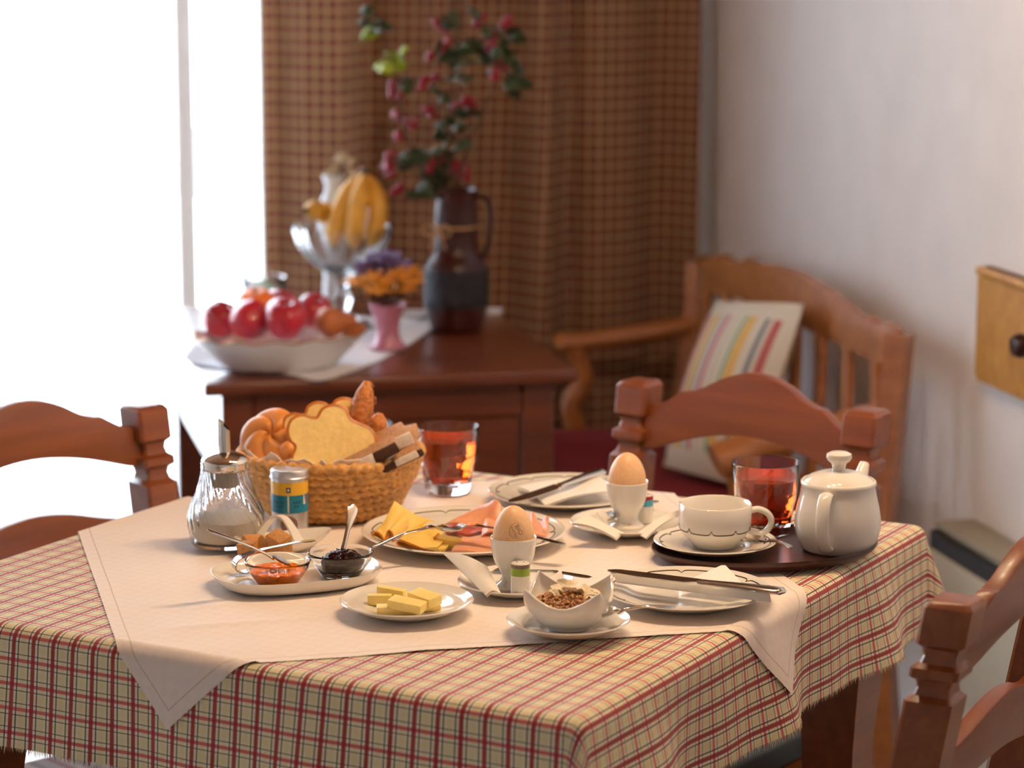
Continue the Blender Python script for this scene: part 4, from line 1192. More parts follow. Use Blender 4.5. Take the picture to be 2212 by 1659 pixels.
# kaiser roll
def kaiser(label, c, Rr, mtx):
    V = []; F = []; nr, ns = 22, 90
    def pt(rho, a):
        tw = a + 1.15 * (1 - rho) + .5
        q = abs(sin(2.5 * tw)) ** .55
        h = sqrt(max(0, 1 - rho ** 2.4)); dip = math.exp(-(rho / .16) ** 2)
        z = .62 * h * (.70 + .30 * q) - .16 * dip + .02 * sin(tw * 5) * rho
        r = rho * (1 - .07 * (1 - q) * rho)
        return (r * cos(a) * Rr, r * sin(a) * Rr, z * Rr)
    rows = []
    for i in range(nr + 1):
        rho = i / nr if i else .01
        rows.append(range(len(V), len(V) + ns)); V.extend(pt(rho, 2 * pi * k / ns) for k in range(ns))
    for s, zz in ((.96, -.10), (.85, -.22), (.6, -.28), (.01, -.28)):
        rows.append(range(len(V), len(V) + ns)); V.extend((s * Rr * cos(2 * pi * k / ns), s * Rr * sin(2 * pi * k / ns), zz * Rr) for k in range(ns))
    for A, B in zip(rows, rows[1:]):
        for k in range(ns): F.append((A[k], A[(k + 1) % ns], B[(k + 1) % ns], B[k]))
    F.append(tuple(rows[0])); F.append(tuple(rows[-1]))
    o = obj('kaiser_roll', V, F, 'roll', None, sharp=0, mtx=mtx); tag(o, label, 'bread roll', 'bread in the basket')
def facing(loc, az, el, roll=0):      # local z points to azimuth az / elevation el, local y upwards
    d = Vector((cos(radians(el)) * cos(radians(az)), cos(radians(el)) * sin(radians(az)), sin(radians(el))))
    x = Vector((0, 0, 1)).cross(d).normalized(); y = d.cross(x)
    m = Matrix((x, y, d)).transposed().to_4x4() @ Matrix.Rotation(roll, 4, 'Z'); m.translation = loc
    return m
kaiser('golden kaiser roll with a pinwheel crust at the left of the basket', None, .0410, facing(atY(592, 952, BY + .002), -100, 40, .4))
# brioche slices
BO = [(970, 520), (1000, 440), (1080, 410), (1160, 430), (1215, 425), (1260, 360), (1340, 335), (1430, 360), (1480, 440), (1560, 480), (1650, 520), (1690, 590), (1670, 650), (1500, 735), (1330, 805), (1180, 855), (1100, 825), (1015, 790), (1010, 720), (1032, 668), (1030, 630), (990, 590)]
def brioche(label, px, py, y, s=1.0, az=-90, el=28, roll=0, th=.012):
    d = 3.10 * y / BY if False else y / (cP) * 1.02
    k = .001 / 3.95 * (1 / (FPX / 3.12)) * 1000 * s
    P_ = [((x - 1330) * k, -(yy - 595) * k * 1.12) for x, yy in BO]
    m_ = facing(atY(px, py, y), az, el, roll)
    t = thing('brioche_slice', label, 'bread slice', mtx=m_, group='bread in the basket')
    sm = [(p.x, p.y) for p in smoothpts(P_, 4)]
    obj('crumb', *prism(sm, th, .0004, 1), 'crumb', t, loc=(0, 0, -th / 2))
    # crust band around the outline
    n = len(sm); V = []; F = []
    for i in range(n):
        a = Vector(sm[i - 1]); b = Vector(sm[(i + 1) % n]); tt = (b - a).normalized(); nr = Vector((tt.y, -tt.x))
        cx = Vector(sm[i]); sgn = 1 if nr.dot(cx) > -1 else 1
        # outward = away from the interior for a clockwise outline
        for off, z in ((.0002, -th / 2 - .0002), (.0032, -th / 2 + .0012), (.0032, th / 2 - .0010), (-.0002, th / 2 + .0003), (-.0008, 0)):
            q = cx - nr * off * OUT; V.append((q.x, q.y, z))
    for i in range(n):
        a, b = i * 5, ((i + 1) % n) * 5
        for kk in range(5): F.append((a + kk, a + (kk + 1) % 5, b + (kk + 1) % 5, b + kk))
    obj('crust', V, F, 'crust', t, sharp=60)
_A = sum(BO[i][0] * BO[(i + 1) % len(BO)][1] - BO[(i + 1) % len(BO)][0] * BO[i][1] for i in range(len(BO)))
OUT = 1
brioche('large brioche slice facing the camera at the front of the basket', 717, 953, BY - .034, 1.0, -88, 24)
brioche('brioche slice leaning behind the large slice towards the left', 690, 932, BY - .008, .8, -92, 20, .15)
brioche('brioche slice peeping out at the back of the basket', 737, 925, BY + .014, .84, -86, 22, -.12)
def loaf(label, pa, pb, r, m='seedroll', flat=(1, .85), name='seeded_roll'):
    n = 16; path = [pa.lerp(pb, i / n) for i in range(n + 1)]
    rad = [r * max(.12, (1 - abs(2 * i / n - 1) ** 2.6)) ** .6 for i in range(n + 1)]
    V, F = tube(path, rad, 18, flat=flat)
    V = [v + (v - path[min(n, int(i / 18))]) * (.10 * noise.noise(v * 90)) for i, v in enumerate(V)]
    o = obj(name, V, F, m, None, sharp=0); tag(o, label, 'bread roll', 'bread in the basket'); return o
sd = loaf('seeded bread stick standing upright above the basket', atY(762, 975, BY + .004), atY(794, 823, BY + .018), .0155)
mb = MB(); rnd = random.Random(5)
for k in range(70):
    u = rnd.uniform(.15, .98); a = rnd.uniform(-2.9, .2)
    p = atY(762, 975, BY + .004).lerp(atY(794, 823, BY + .018), u); rr = .0155 * max(.12, (1 - abs(2 * u - 1) ** 2.6)) ** .6
    mb.add((IV, IF), TR(p + Vector((cos(a) * rr, sin(a) * rr, 0)), 0, 0, rnd.uniform(0, 3), (.0011, .0007, .0014)))
s_ = mb.build('seeds', 'rye', sd, sharp=0); s_['kind'] = 'stuff'
loaf('short crusty roll end to the right of the bread stick', atY(805, 958, BY + .020), atY(822, 893, BY + .022), .0145)
loaf('small glossy knot of roll between kaiser roll and brioche', atY(612, 985, BY - .04), atY(632, 955, BY - .036), .009, 'roll', (1, 1), 'roll_knot')
# dark bread
def rye(label, px, py, y, sz, mtx_r, fl=(0, .5)):
    m_ = TR(atY(px, py, y), *mtx_r)
    t = thing('rye_slice', label, 'bread slice', mtx=m_, group='bread in the basket')
    nz = lambda v, k, a: Vector((noise.noise(v * k), noise.noise(v * k + Vector((5, 0, 0))), noise.noise(v * k + Vector((0, 7, 0))))) * a
    V, F = box(*sz, .002, 2); V = [v + nz(v, 120, .0012) for v in V]
    obj('crumb', V, F, 'rye', t)
    def face(nm, a, b, m, h):
        V, F = box(sz[0] * (b - a), .004, sz[2] * h, .0015, 2, (sz[0] * ((a + b) / 2 - .5), -sz[1] / 2 - .001, 0))
        obj(nm, [v + nz(v, 150, .001) for v in V], F, m, t)
    face('floured_crust', fl[0], fl[1], 'flour', 1.02)
    if fl[0] > .05: face('dark_crust', 0, fl[0], 'ryecrust', .94)
    if fl[1] < .95: face('dark_crust', fl[1], 1, 'ryecrust', .94)
    obj('dark_underside', *box(sz[0] * .98, sz[1] * .98, .002, .0008, 1, (0, 0, -sz[2] / 2 - .0006)), 'ryecrust', t)
rye('dark bread slice with a white floured end, highest at the right', 838, 951, BY - .024, (.050, .050, .0145), (.06, -.36, .22), (.5, 1))
rye('dark bread slice with a floured end beside the large brioche slice', 800, 984, BY - .066, (.066, .034, .0125), (.04, -.46, .10), (.02, .55))
rye('lowest dark bread slice along the right basket rim', 856, 988, BY - .052, (.062, .044, .0085), (.06, -.42, .12), (.45, .9))
rye('rough dark bread end at the far right of the basket', 868, 945, BY + .012, (.034, .04, .016), (.15, -.25, -.2), (0, .3))

# ------------------------------------------------------------------ chairs
def chair(label, cx, cy, face, top=.84, hw=.168, cush='wovenA', cushlabel='', dk=1.0):
    """cx,cy: where the middle of the back stands at its top; face: direction the sitter looks (degrees)"""
    lean = .075; K = dk
    f = radians(face); org = Vector((cx, cy, 0)) + Vector((cos(f), sin(f), 0)) * lean
    t = thing('wooden_chair', label, 'chair', org, f - pi / 2, group='wooden chairs')
    seat_z = .43
    def back_y(z): return 0 if z < seat_z else -lean * ((z - seat_z) / (top - seat_z))
    # carved back posts, square in section
    zs = [(0, .017), (.2, .019), (seat_z, .0225), (top - .098, .0222), (top - .096, .0222), (top - .091, .0165), (top - .084, .0148), (top - .077, .0165), (top - .073, .0222), (top - .064, .0222), (top - .060, .0165), (top - .053, .0148), (top - .046, .0165), (top - .041, .0222), (top - .006, .0222), (top - .001, .0185), (top, .0165)]
    for sx in (-1, 1):
        V = []; F = []
        sec = []
        for k in range(4):
            a = pi / 4 + k * pi / 2
            for da in (-.09, .09): sec.append((1.37 * cos(a + da), 1.37 * sin(a + da)))
        for z, r in zs:
            sp = 1 + .0 * z
            for x, y in sec: V.append((sx * hw * (.94 + .06 * z / top) + x * r, back_y(z) + y * r, z))
        n = 8
        for i in range(len(zs) - 1):
            for k in range(n): F.append((i * n + k, i * n + (k + 1) % n, (i + 1) * n + (k + 1) % n, (i + 1) * n + k))
        F.append(tuple(range(n))[::-1]); F.append(tuple((len(zs) - 1) * n + k for k in range(n)))
        obj('back_post', V, F, 'chair', t, sharp=30)
    def rail(name, top_pts, bot_pts, zc, th=.019):
        pts = [(x * (hw - .012), z) for x, z in top_pts] + [(x * (hw - .012), z) for x, z in bot_pts[::-1]]
        V, F = prism(pts, th, .003, 2)
        out = []
        for v in V:
            z = v[1]; bow = -.012 * (1 - (v[0] / hw) ** 2)
            out.append((v[0], back_y(z) + bow + (v[2] - th / 2), z))
        return obj(name, out, F, 'chair', t, sharp=35)
    tp = [(-1, top - .030 * K), (-.86, top - .028 * K), (-.74, top - .017 * K), (-.66, top - .0085 * K), (-.60, top - .0075 * K), (-.48, top - .001 * K), (-.34, top + .011), (-.2, top + .0195), (-.08, top + .0235), (0, top + .024)]
    tp = tp + [(-x, z) for x, z in tp[-2::-1]]
    bp = [(-1, top - .085 * K), (-.88, top - .085 * K), (-.72, top - .077 * K), (-.5, top - .066 * K), (-.25, top - .058 * K), (0, top - .055 * K)]
    bp = bp + [(-x, z) for x, z in bp[-2::-1]]
    rail('crest_rail', [(p.x, p.y) for p in smoothpts(tp, 3, False)], [(p.x, p.y) for p in smoothpts(bp, 3, False)], top)
    t2 = [(-1, top - .158 * K), (-.8, top - .158 * K), (-.55, top - .150 * K), (-.28, top - .138 * K), (0, top - .133 * K)]
    t2 = t2 + [(-x, z) for x, z in t2[-2::-1]]
    b2 = [(-1, top - .218 * K), (-.8, top - .216 * K), (-.5, top - .206 * K), (-.25, top - .2 * K), (0, top - .198 * K)]; b2 = b2 + [(-x, z) for x, z in b2[-2::-1]]
    rail('back_rail', [(p.x, p.y) for p in smoothpts(t2, 3, False)], [(p.x, p.y) for p in smoothpts(b2, 3, False)], top)
    obj('seat', *prism([(-.19, .015), (.19, .015), (.205, .36), (-.205, .36)], .024, .006, 2), 'chair', t, loc=(0, 0, seat_z - .024))
    for sx in (-1, 1):
        obj('front_leg', *lathe([(0, 0), (.015, 0), (.018, .02), (.022, seat_z - .03), (0, seat_z - .024)], 4, lambda a, r, z: (r * 1.3 * cos(a + pi / 4), r * 1.3 * sin(a + pi / 4), z)), 'chair', t, loc=(sx * .18, .335, 0), sharp=30)
        obj('stretcher', *box(.018, .31, .03, .003, 1, (sx * .17, .167, .2)), 'chair', t)
    obj('seat_rail', *box(.33, .02, .05, .003, 1, (0, .335, seat_z - .05)), 'chair', t)
    c_ = obj('seat_cushion', *box(.36, .32, .030, .013, 4, (0, 0, 0)), cush, None, mtx=TR(org + Matrix.Rotation(f - pi / 2, 3, 'Z') @ Vector((0, .195, seat_z + .0155)), 0, 0, f - pi / 2))
    tag(c_, cushlabel, 'cushion', 'woven seat cushions')
    return t
# right rear chair: its two post tops
zt = .84
pl, pr = at(1384, 820, zt), at(1876, 884, zt)
mid = (pl + pr) / 2; b = (pr - pl).normalized(); face = math.degrees(atan2(b.y, b.x)) - 90
chair('wooden chair behind the tea tray with its arched back to the bench', mid.x, mid.y, face, zt, (pr - pl).length / 2, 'wovenB', 'woven cushion on the chair behind the tea tray')
# left chair: its right post
pr = at(309, 872, zt); bd = radians(43)
c0 = pr - Vector((cos(bd), sin(bd), 0)) * .168
chair('wooden chair at the left in front of the bright window', c0.x, c0.y, math.degrees(bd) - 90, zt, .168, 'wovenA', 'pinkish woven cushion on the chair in front of the window', .86)
# right front chair: its near post
pn = at(2066, 1292, zt); bd = radians(61)
c0 = pn + Vector((cos(bd), sin(bd), 0)) * .168
chair('wooden chair cut off by the right edge of the picture', c0.x, c0.y, math.degrees(bd) + 90, zt, .168, 'wovenB', 'blue-grey woven cushion on the chair at the right edge')

# ------------------------------------------------------------------ bench by the white wall
BW = 1.50
def Rr(w, d, z): return (w, d, z)
bn = thing('corner_bench', 'light brown wooden bench with arched slatted back along the white wall', 'bench', (0, 0, 0), RA)
def bd_(px, py, w=BW):                              # (d, z) on the plane of the bench back
    q = on(px, py, WX, w); return (q.dot(DX), q.z)
topo = [(1518, 552), (1548, 556), (1566, 548), (1580, 562), (1604, 570), (1622, 556), (1640, 570), (1680, 572), (1730, 586), (1790, 622), (1845, 668), (1868, 690), (1884, 682), (1900, 704), (1918, 694), (1940, 716)]
boto = [(1926, 790), (1880, 772), (1820, 742), (1740, 704), (1680, 672), (1610, 646), (1545, 636), (1516, 640)]
pts = [bd_(*p) for p in topo] + [bd_(*p) for p in boto]
V, F = prism(pts, .022, .003, 2)
obj('crest_board', [(BW + v[2] - .011, v[0], v[1]) for v in V], F, 'bench', bn, sharp=35)
dn, zn = bd_(1944, 716); df, zf = bd_(1512, 556)
for d, z, nm in ((dn, zn - .004, 'end_post'), (df, zf - .01, 'end_post')):
    V, F = tube([(BW + .01, d, .0), (BW - .03, d, .42), (BW, d, z)], .026, 4, flat=(1.1, 1))
    obj(nm, V, F, 'bench', bn, sharp=30)
ns = 8
for i in range(ns):
    d = dn + .075 + (df - dn - .15) * i / (ns - 1); ztop = interp(sorted([bd_(*p) for p in boto]), d) + .012
    pts = []
    for k in range(13):
        u = k / 12; pts.append((.014 + .008 * sin(u * 2 * pi * 1.1 + .5), .47 + (ztop - .47) * u))
    for k in range(12, -1, -1):
        u = k / 12; pts.append((-.014 + .008 * sin(u * 2 * pi * 1.1 + .5), .47 + (ztop - .47) * u))
    V, F = prism(pts, .014, .002, 1)
    obj('slat', [(BW - .022 + .015 * (v[1] - .47) / .25 + v[2] - .007, d + v[0], v[1]) for v in V], F, 'bench', bn, sharp=35)
obj('lower_rail', *box(.022, df - dn, .05, .003, 1, (BW - .027, (df + dn) / 2, .475)), 'bench', bn)
obj('seat_board', *box(.44, df - dn + .02, .028, .006, 2, (BW - .235, (df + dn) / 2, .415)), 'bench', bn)
obj('seat_rail', *box(.022, df - dn - .06, .07, .003, 1, (BW - .43, (df + dn) / 2, .366)), 'bench', bn)
for d in (dn + .02, df - .02):
    obj('front_leg', *tube([(BW - .415, d, 0), (BW - .425, d, .4)], [.022, .028], 4), 'bench', bn, sharp=30)
# arms
q = on(1360, 728, DX, df); az = q.z; q2 = on(1200, 735, DX, df); wf = q2.dot(WX)
pa = smoothpts([(BW - .015, df, az + .02), (BW - .12, df, az + .006), (BW - .26, df, az - .006), (wf + .02, df, az), (wf, df, az - .012)], 6, False)
obj('arm', *tube(pa, .024, 10, flat=(1.0, .75)), 'bench', bn)
obj('arm_post', *tube(smoothpts([(wf + .035, df, az - .01), (wf + .055, df, az - .08), (wf + .03, df, .50), (wf + .05, df, .43)], 5, False), .020, 8), 'bench', bn)
q = on(1700, 965, DX, dn + .02); az2 = q.z; wn = on(1520, 985, DX, dn + .02).dot(WX)
pa = smoothpts([(BW - .02, dn + .02, az2 + .045), (BW - .12, dn + .02, az2 + .022), (BW - .22, dn + .02, az2 + .006), (wn + .05, dn + .02, az2 - .006), (wn + .02, dn + .02, az2 - .018)], 6, False)
obj('arm', *tube(pa, [.026 + .010 * i / (len(pa) - 1) for i in range(len(pa))], 12, flat=(1.0, .8)), 'bench', bn)
obj('arm_post', *tube(smoothpts([(wn + .05, dn + .02, az2 - .02), (wn + .075, dn + .02, .50), (wn + .06, dn + .02, .43)], 5, False), .020, 8), 'bench', bn)
cu = obj('bench_cushion', *box(.40, df - dn - .10, .034, .014, 4, (BW - .245, (df + dn) / 2, .447)), 'redcush', None, mtx=Matrix.Rotation(RA, 4, 'Z'))
tag(cu, 'long dark red felt cushion on the bench seat', 'cushion')
# striped pillow
A = on(1546, 650, WX, 1.452); B = on(1738, 656, WX, 1.452)
C = at(1432, 1006, .482); D_ = at(1606, 1052, .482)
G = []; G2 = []; UVp = []
nrm = ((B - A).cross(C - A)).normalized()
if nrm.y > 0: nrm = -nrm
n = 16
V = []; F = []; UVs = []
for side in (1, -1):
    for i in range(n + 1):
        for j in range(n + 1):
            u, v = i / n, j / n
            p = A.lerp(B, u).lerp(C.lerp(D_, u), v)
            th = .045 * (sin(pi * u) * sin(pi * v)) ** .45
            V.append(p + nrm * th * side - (p - (A + B + C + D_) / 4) * .06 * (1 - abs(2 * u - 1) ** 3 if False else 0)); UVs.append((u, v))
o_ = (n + 1) ** 2
for s in range(2):
    for i in range(n):
        for j in range(n):
            a = s * o_ + i * (n + 1) + j; F.append((a, a + 1, a + n + 2, a + n + 1))
pil = obj('striped_pillow', V, F, 'pillow', uv=UVs, sharp=0)
tag(pil, 'cream cushion with coloured stripes leaning on the bench', 'pillow')

# ------------------------------------------------------------------ heater and peg board on the white wall
q = at(2010, 1130, .515); d1 = q.dot(DX)
h = thing('panel_heater', 'pale enamel panel heater with a black slot below the white wall', 'heater', R(0, 0, 0), RA)
obj('heater_body', *box(.086, 1.35, .36, .006, 2, (WALL_R - .045, d1 - .685, .300)), 'heater', h)
obj('heater_cover', *box(.066, 1.36, .012, .004, 2, (WALL_R - .035, d1 - .68, .513)), 'heatertop', h)
obj('air_slot', *box(.076, 1.352, .028, .001, 1, (WALL_R - .040, d1 - .684, .493)), 'black', h)
for d in (d1 - .15, d1 - 1.2):
    obj('foot', *box(.04, .03, .134, .003, 1, (WALL_R - .04, d, .07)), 'heatertop', h)
q1 = on(2113, 572, WX, WALL_R - .02); q2 = on(2113, 822, WX, WALL_R - .02); dB = q1.dot(DX)
pb = thing('peg_board', 'honey-coloured wooden board with a dark peg on the white wall', 'peg board', R(0, 0, 0), RA)
zm, hz = (q1.z + q2.z) / 2, q1.z - q2.z
pts = [(0, -hz / 2 + .012), (.010, -hz / 2), (.66, -hz / 2), (.67, -hz / 2 + .012), (.67, hz / 2 - .014), (.66, hz / 2), (.010, hz / 2), (0, hz / 2 - .014)]
V, F = prism(pts, .02, .003, 2)
obj('board', [(WALL_R - .001 - v[2], dB - v[0], zm + v[1]) for v in V], F, 'pine', pb, sharp=35)
obj('top_moulding', *box(.027, .655, .014, .005, 3, (WALL_R - .0145, dB - .335, zm + hz / 2 - .007)), 'pine', pb)
qp = on(2228, 746, WX, WALL_R - .03)
for k in range(3):
    obj('peg', [(WALL_R - .02 - v[2], qp.dot(DX) - k * .22 + v[0], qp.z + v[1]) for v in lathe([(.010, 0), (.010, .012), (.017, .02), (.0185, .03), (.014, .038), (0, .04)], 24)[0]], lathe([(.010, 0), (.010, .012), (.017, .02), (.0185, .03), (.014, .038), (0, .04)], 24)[1], 'jug', pb)

# ------------------------------------------------------------------ sideboard under the curtains
w0, w1, d0, d1 = .448, 1.045, 4.062, 4.86
sb = thing('sideboard', 'dark reddish wooden sideboard with panelled front before the curtains', 'sideboard', (0, 0, 0), RA)
obj('side_top', *box(w1 - w0, d1 - d0, .021, .005, 3, ((w0 + w1) / 2, (d0 + d1) / 2, SB - .0105)), 'sidewood', sb)
bx0, bx1, by0, by1 = w0 + .030, w1 - .032, d0 + .028, d1 - .02
for x in (bx0 + .026, bx1 - .026):
    obj('stile', *box(.052, .03, SB - .021, .003, 1, (x, by0 + .015, (SB - .021) / 2)), 'sidewood', sb)
    obj('rear_stile', *box(.052, .05, SB - .021, .003, 1, (x, by1 - .025, (SB - .021) / 2)), 'sidewood', sb)
obj('front_rail', *box(bx1 - bx0 - .104, .026, .055, .003, 1, ((bx0 + bx1) / 2, by0 + .015, SB - .05)), 'sidewood', sb)
obj('front_rail', *box(bx1 - bx0 - .104, .026, .07, .003, 1, ((bx0 + bx1) / 2, by0 + .015, .09)), 'sidewood', sb)
dr = obj('door', *box((bx1 - bx0 - .104) / 2 - .003, .02, .514, .003, 1, (bx0 + .052 + (bx1 - bx0 - .104) / 4, by0 + .018, .385)), 'sidewood', sb)
obj('door_knob', *lathe([(0, 0), (.006, 0), (.006, .01), (.012, .018), (.012, .024), (0, .028)], 16), 'jug', dr, mtx=TR((bx0 + .052 + (bx1 - bx0 - .104) / 2 - .03, by0 + .008, .4), rx=pi / 2))
dr = obj('door', *box((bx1 - bx0 - .104) / 2 - .003, .02, .514, .003, 1, (bx1 - .052 - (bx1 - bx0 - .104) / 4, by0 + .018, .385)), 'sidewood', sb)
zlow = on(384, 884, DX, by1).z
for x in (bx0 + .012, bx1 - .012):
    obj('side_apron', *box(.014, by1 - by0 - .06, SB - .021 - zlow, .002, 1, (x, (by0 + by1) / 2, (SB - .021 + zlow) / 2)), 'sidewood', sb)
obj('back_apron', *box(bx1 - bx0 - .1, .012, SB - .021 - zlow, .001, 1, ((bx0 + bx1) / 2, by1 - .03, (SB - .021 + zlow) / 2)), 'sidewood', sb)

def S_(px, py, dz=0): return at(px, py, SB + dz)
# linen runner
mb = MB()
pc = [S_(398, 778), S_(612, 812), S_(738, 815), S_(936, 712), S_(860, 690), S_(560, 690)]
cen = sum(pc, Vector()) / len(pc)
out = [Vector(p) for p in smoothpts([p - Vector((0, 0, 0)) for p in pc], 8)]
V = [cen + Vector((0, 0, .0036))] + [p + Vector((0, 0, .0036 + .0012 * sin(i * .9))) for i, p in enumerate(out)]
V += [v - Vector((0, 0, .0018)) for v in V]
n = len(out); F = []
for i in range(n):
    a, b = 1 + i, 1 + (i + 1) % n
    F += [(0, a, b), (n + 1, n + 1 + b, n + 1 + a), (a, n + 1 + a, n + 1 + b, b)]
o = obj('linen_runner', V, F, 'whitecloth', sharp=50); tag(o, 'white linen cloth under the fruit bowl on the sideboard', 'cloth')
ZS = .0048
# fruit bowl
fb = S_(606, 792, ZS)
t = thing('fruit_bowl', 'wide white oval bowl with gilt scalloped rim full of apples', 'bowl', fb, RA + .1)
def scal(a, r, z):
    k = (r / 1.0) ** 3
    return (r * .138 * cos(a) * (1 + .02 * k * cos(14 * a)), r * .098 * sin(a) * (1 + .02 * k * cos(14 * a)), z + .0025 * k * cos(14 * a))
obj('bowl_body', *lathe([(0, .006), (.5, .006), (.66, .012), (.82, .03), (.93, .046), (1.0, .054), (1.01, .0535), (.95, .043), (.84, .026), (.68, .006), (.6, 0), (0, 0)], 112, scal), 'dish', t, sharp=70)
obj('gilt_rim', *tube([scal(2 * pi * k / 112, 1.006, .0545) for k in range(112)], .0016, 6, closed=True), 'gold', t)
def apple(label, c, r, tilt, rz, m='apple', name='apple', cat='apple'):
    t = thing(name, label, cat, mtx=TR(c, tilt, 0, rz), group='fruit in the white bowl')
    prof = [(0, -.80), (.12, -.84), (.3, -.90), (.55, -.82), (.82, -.5), (.97, -.1), (1.0, .22), (.92, .55), (.7, .80), (.42, .90), (.22, .84), (.1, .70), (0, .62)]
    V, F = lathe([(a * r, b * r) for a, b in prof], 32, lambda a, rr, z: (rr * cos(a) * (1 + .03 * cos(5 * a)), rr * sin(a) * (1 + .03 * cos(5 * a)), z))
    obj('skin', V, F, m, t, sharp=0)
    obj('stem', *tube([(0, 0, .6 * r), (.003, 0, .95 * r)], .0016, 6), 'stem', t)
def fr(px, py, dy): return atY(px, py, fb.y + dy)
apple('big red apple at the front of the white bowl', fr(617, 690, -.045), .0345, .3, .2)
apple('red apple turned with its dimple to the left in the bowl', fr(538, 692, -.022), .0325, -1.25, -.75)
apple('pinkish red apple at the left end of the bowl', fr(478, 690, .012), .030, .4, 1)
apple('orange standing behind the red apples in the bowl', fr(553, 662, .032), .031, .2, 0, 'orange', 'orange', 'orange')
apple('red apple at the back between orange and big apple', fr(606, 660, .052), .028, .2, 2)
apple('small red apple at the back right of the bowl', fr(678, 672, .04), .028, .5, .5)
def pear(label, pa, pb, r, m='pear'):
    n = 14; path = [pa.lerp(pb, i / n) + Vector((0, 0, .004 * sin(pi * i / n))) for i in range(n + 1)]
    rad = [r * v for v in (.25, .62, .86, .97, 1, .98, .93, .86, .78, .70, .62, .55, .47, .36, .15)]
    t = thing('pear', label, 'pear', (0, 0, 0), group='fruit in the white bowl')
    obj('skin', *tube(path, rad, 20), m, t, sharp=0)
    d = (pb - pa).normalized(); obj('stem', *tube([pb, pb + d * .014 + Vector((0, 0, .003))], .0015, 6), 'stem', t)
pear('brown russet pear lying at the right of the white bowl', fr(683, 705, -.035), fr(772, 697, -.02), .0255)
pear('second russet pear half hidden at the right bowl rim', fr(735, 715, -.012), fr(790, 712, .0), .018)
# small candle glass
c = S_(571, 684, 0)
t = thing('candle_glass', 'small glass tumbler with a green candle at the back left', 'candle', c, 0)
obj('glass_body', *shell([(.030, 0), (.033, .002), (.036, .03), (.041, .072)], .0022, 48, base=.006), 'glass', t, sharp=60)
obj('candle_wax', *lathe([(0, .0065), (.029, .0065), (.0325, .03), (.033, .038), (0, .038)], 40), 'votive', t)
# pedestal bowl with bananas
c = S_(742, 706, 0)
t = thing('pedestal_bowl', 'cut crystal bowl on a tall foot holding bananas', 'bowl', c, 0)
def cut(a, r, z):
    k = sstep(.10, .13, z); q = abs(((a * 16 / (2 * pi)) % 1) - .5) * 2
    rr = r * (1 + .03 * (q - .5) * k); return (rr * cos(a), rr * sin(a), z + (.004 * cos(16 * a) * sstep(.165, .178, z)))
prof = [(0, .004), (.046, .004), (.052, .001), (.050, .006), (.034, .010), (.016, .018), (.010, .030), (.015, .042), (.018, .052), (.013, .062), (.010, .076), (.014, .088), (.024, .096), (.046, .108), (.066, .126), (.079, .148), (.087, .172), (.088, .176), (.084, .176), (.082, .170), (.074, .149), (.061, .129), (.042, .113), (.02, .104), (0, .102)]
obj('bowl_body', *lathe(prof, 128, cut), 'crystal', t, sharp=40)
def banana(label, pts, r):
    t = thing('banana', label, 'banana', (0, 0, 0), group='bananas in the crystal bowl')
    pp = smoothpts(pts, 6, False); n = len(pp)
    rad = [r * min(1, .32 + 2.6 * min(i / (n - 1), 1 - i / (n - 1))) for i in range(n)]
    V, F = tube(pp, rad, 10)
    obj('peel', V, F, 'banana', t, sharp=0)
    obj('tip', *tube([pp[-1], pp[-1] + (pp[-1] - pp[-2]).normalized() * .008], [r * .34, r * .25], 8), 'tip', t)
    obj('neck', *tube([pp[0] - (pp[1] - pp[0]).normalized() * .012, pp[0]], [r * .28, r * .33], 8), 'tip', t)
by = c.y
banana('banana at the left of the upright bunch', [atY(778, 380, by - .005), atY(756, 412, by - .02), atY(735, 455, by - .03), atY(722, 505, by - .025), atY(724, 532, by - .01)], .0175)
banana('middle banana of the upright bunch, brightly lit along its edge', [atY(786, 378, by - .008), atY(778, 420, by - .035), atY(770, 465, by - .045), atY(765, 510, by - .04), atY(768, 535, by - .02)], .0175)
banana('banana at the right of the upright bunch', [atY(795, 380, by - .004), atY(812, 420, by - .02), atY(815, 465, by - .03), atY(806, 508, by - .028), atY(798, 532, by - .01)], .018)
banana('single banana lying with its end over the left bowl rim', [atY(725, 478, by + .03), atY(705, 462, by + .01), atY(682, 455, by - .02), atY(662, 455, by - .045)], .0185)
# slim white vase with dried flowers behind the bananas
c = S_(724, 668, 0)
t = thing('white_vase', 'slim white vase with dried flowers behind the bananas', 'vase', c, 0)
obj('vase_body', *shell([(.028, 0), (.030, .004), (.023, .02), (.020, .06), (.024, .11), (.031, .15), (.029, .19), (.017, .215), (.015, .228), (.022, .245)], .003, 40), 'dish', t, sharp=60)
def bloom(par, c, r, m, rnd, k=7):
    for j in range(k):
        a = 2 * pi * j / k + rnd.random(); e = rnd.uniform(-.2, .9)
        d = Vector((cos(a) * cos(e), sin(a) * cos(e), sin(e)))
        obj('petal', [v for v in IV], IF, m, par, mtx=Matrix.Translation(c + d * r * .6) @ d.to_track_quat('X', 'Z').to_matrix().to_4x4() @ Matrix.Diagonal((r * .55, r * .38, r * .16, 1)), sharp=0)
rnd = random.Random(21)
def flower(label, base, tip, r, m, group, name='dried_flower'):
    t = thing(name, label, 'flower', base, group=group)
    v = tip - base
    obj('stem', *tube([Vector((0, 0, 0)), v * .5 + Vector((.003, 0, 0)), v], .0012, 6), 'twig', t)
    obj('heart', IV, IF, m, t, mtx=Matrix.Translation(v) @ Matrix.Diagonal((r * .5, r * .5, r * .4, 1)), sharp=0)
    bloom(t, v, r, m, rnd, 8)
    return t
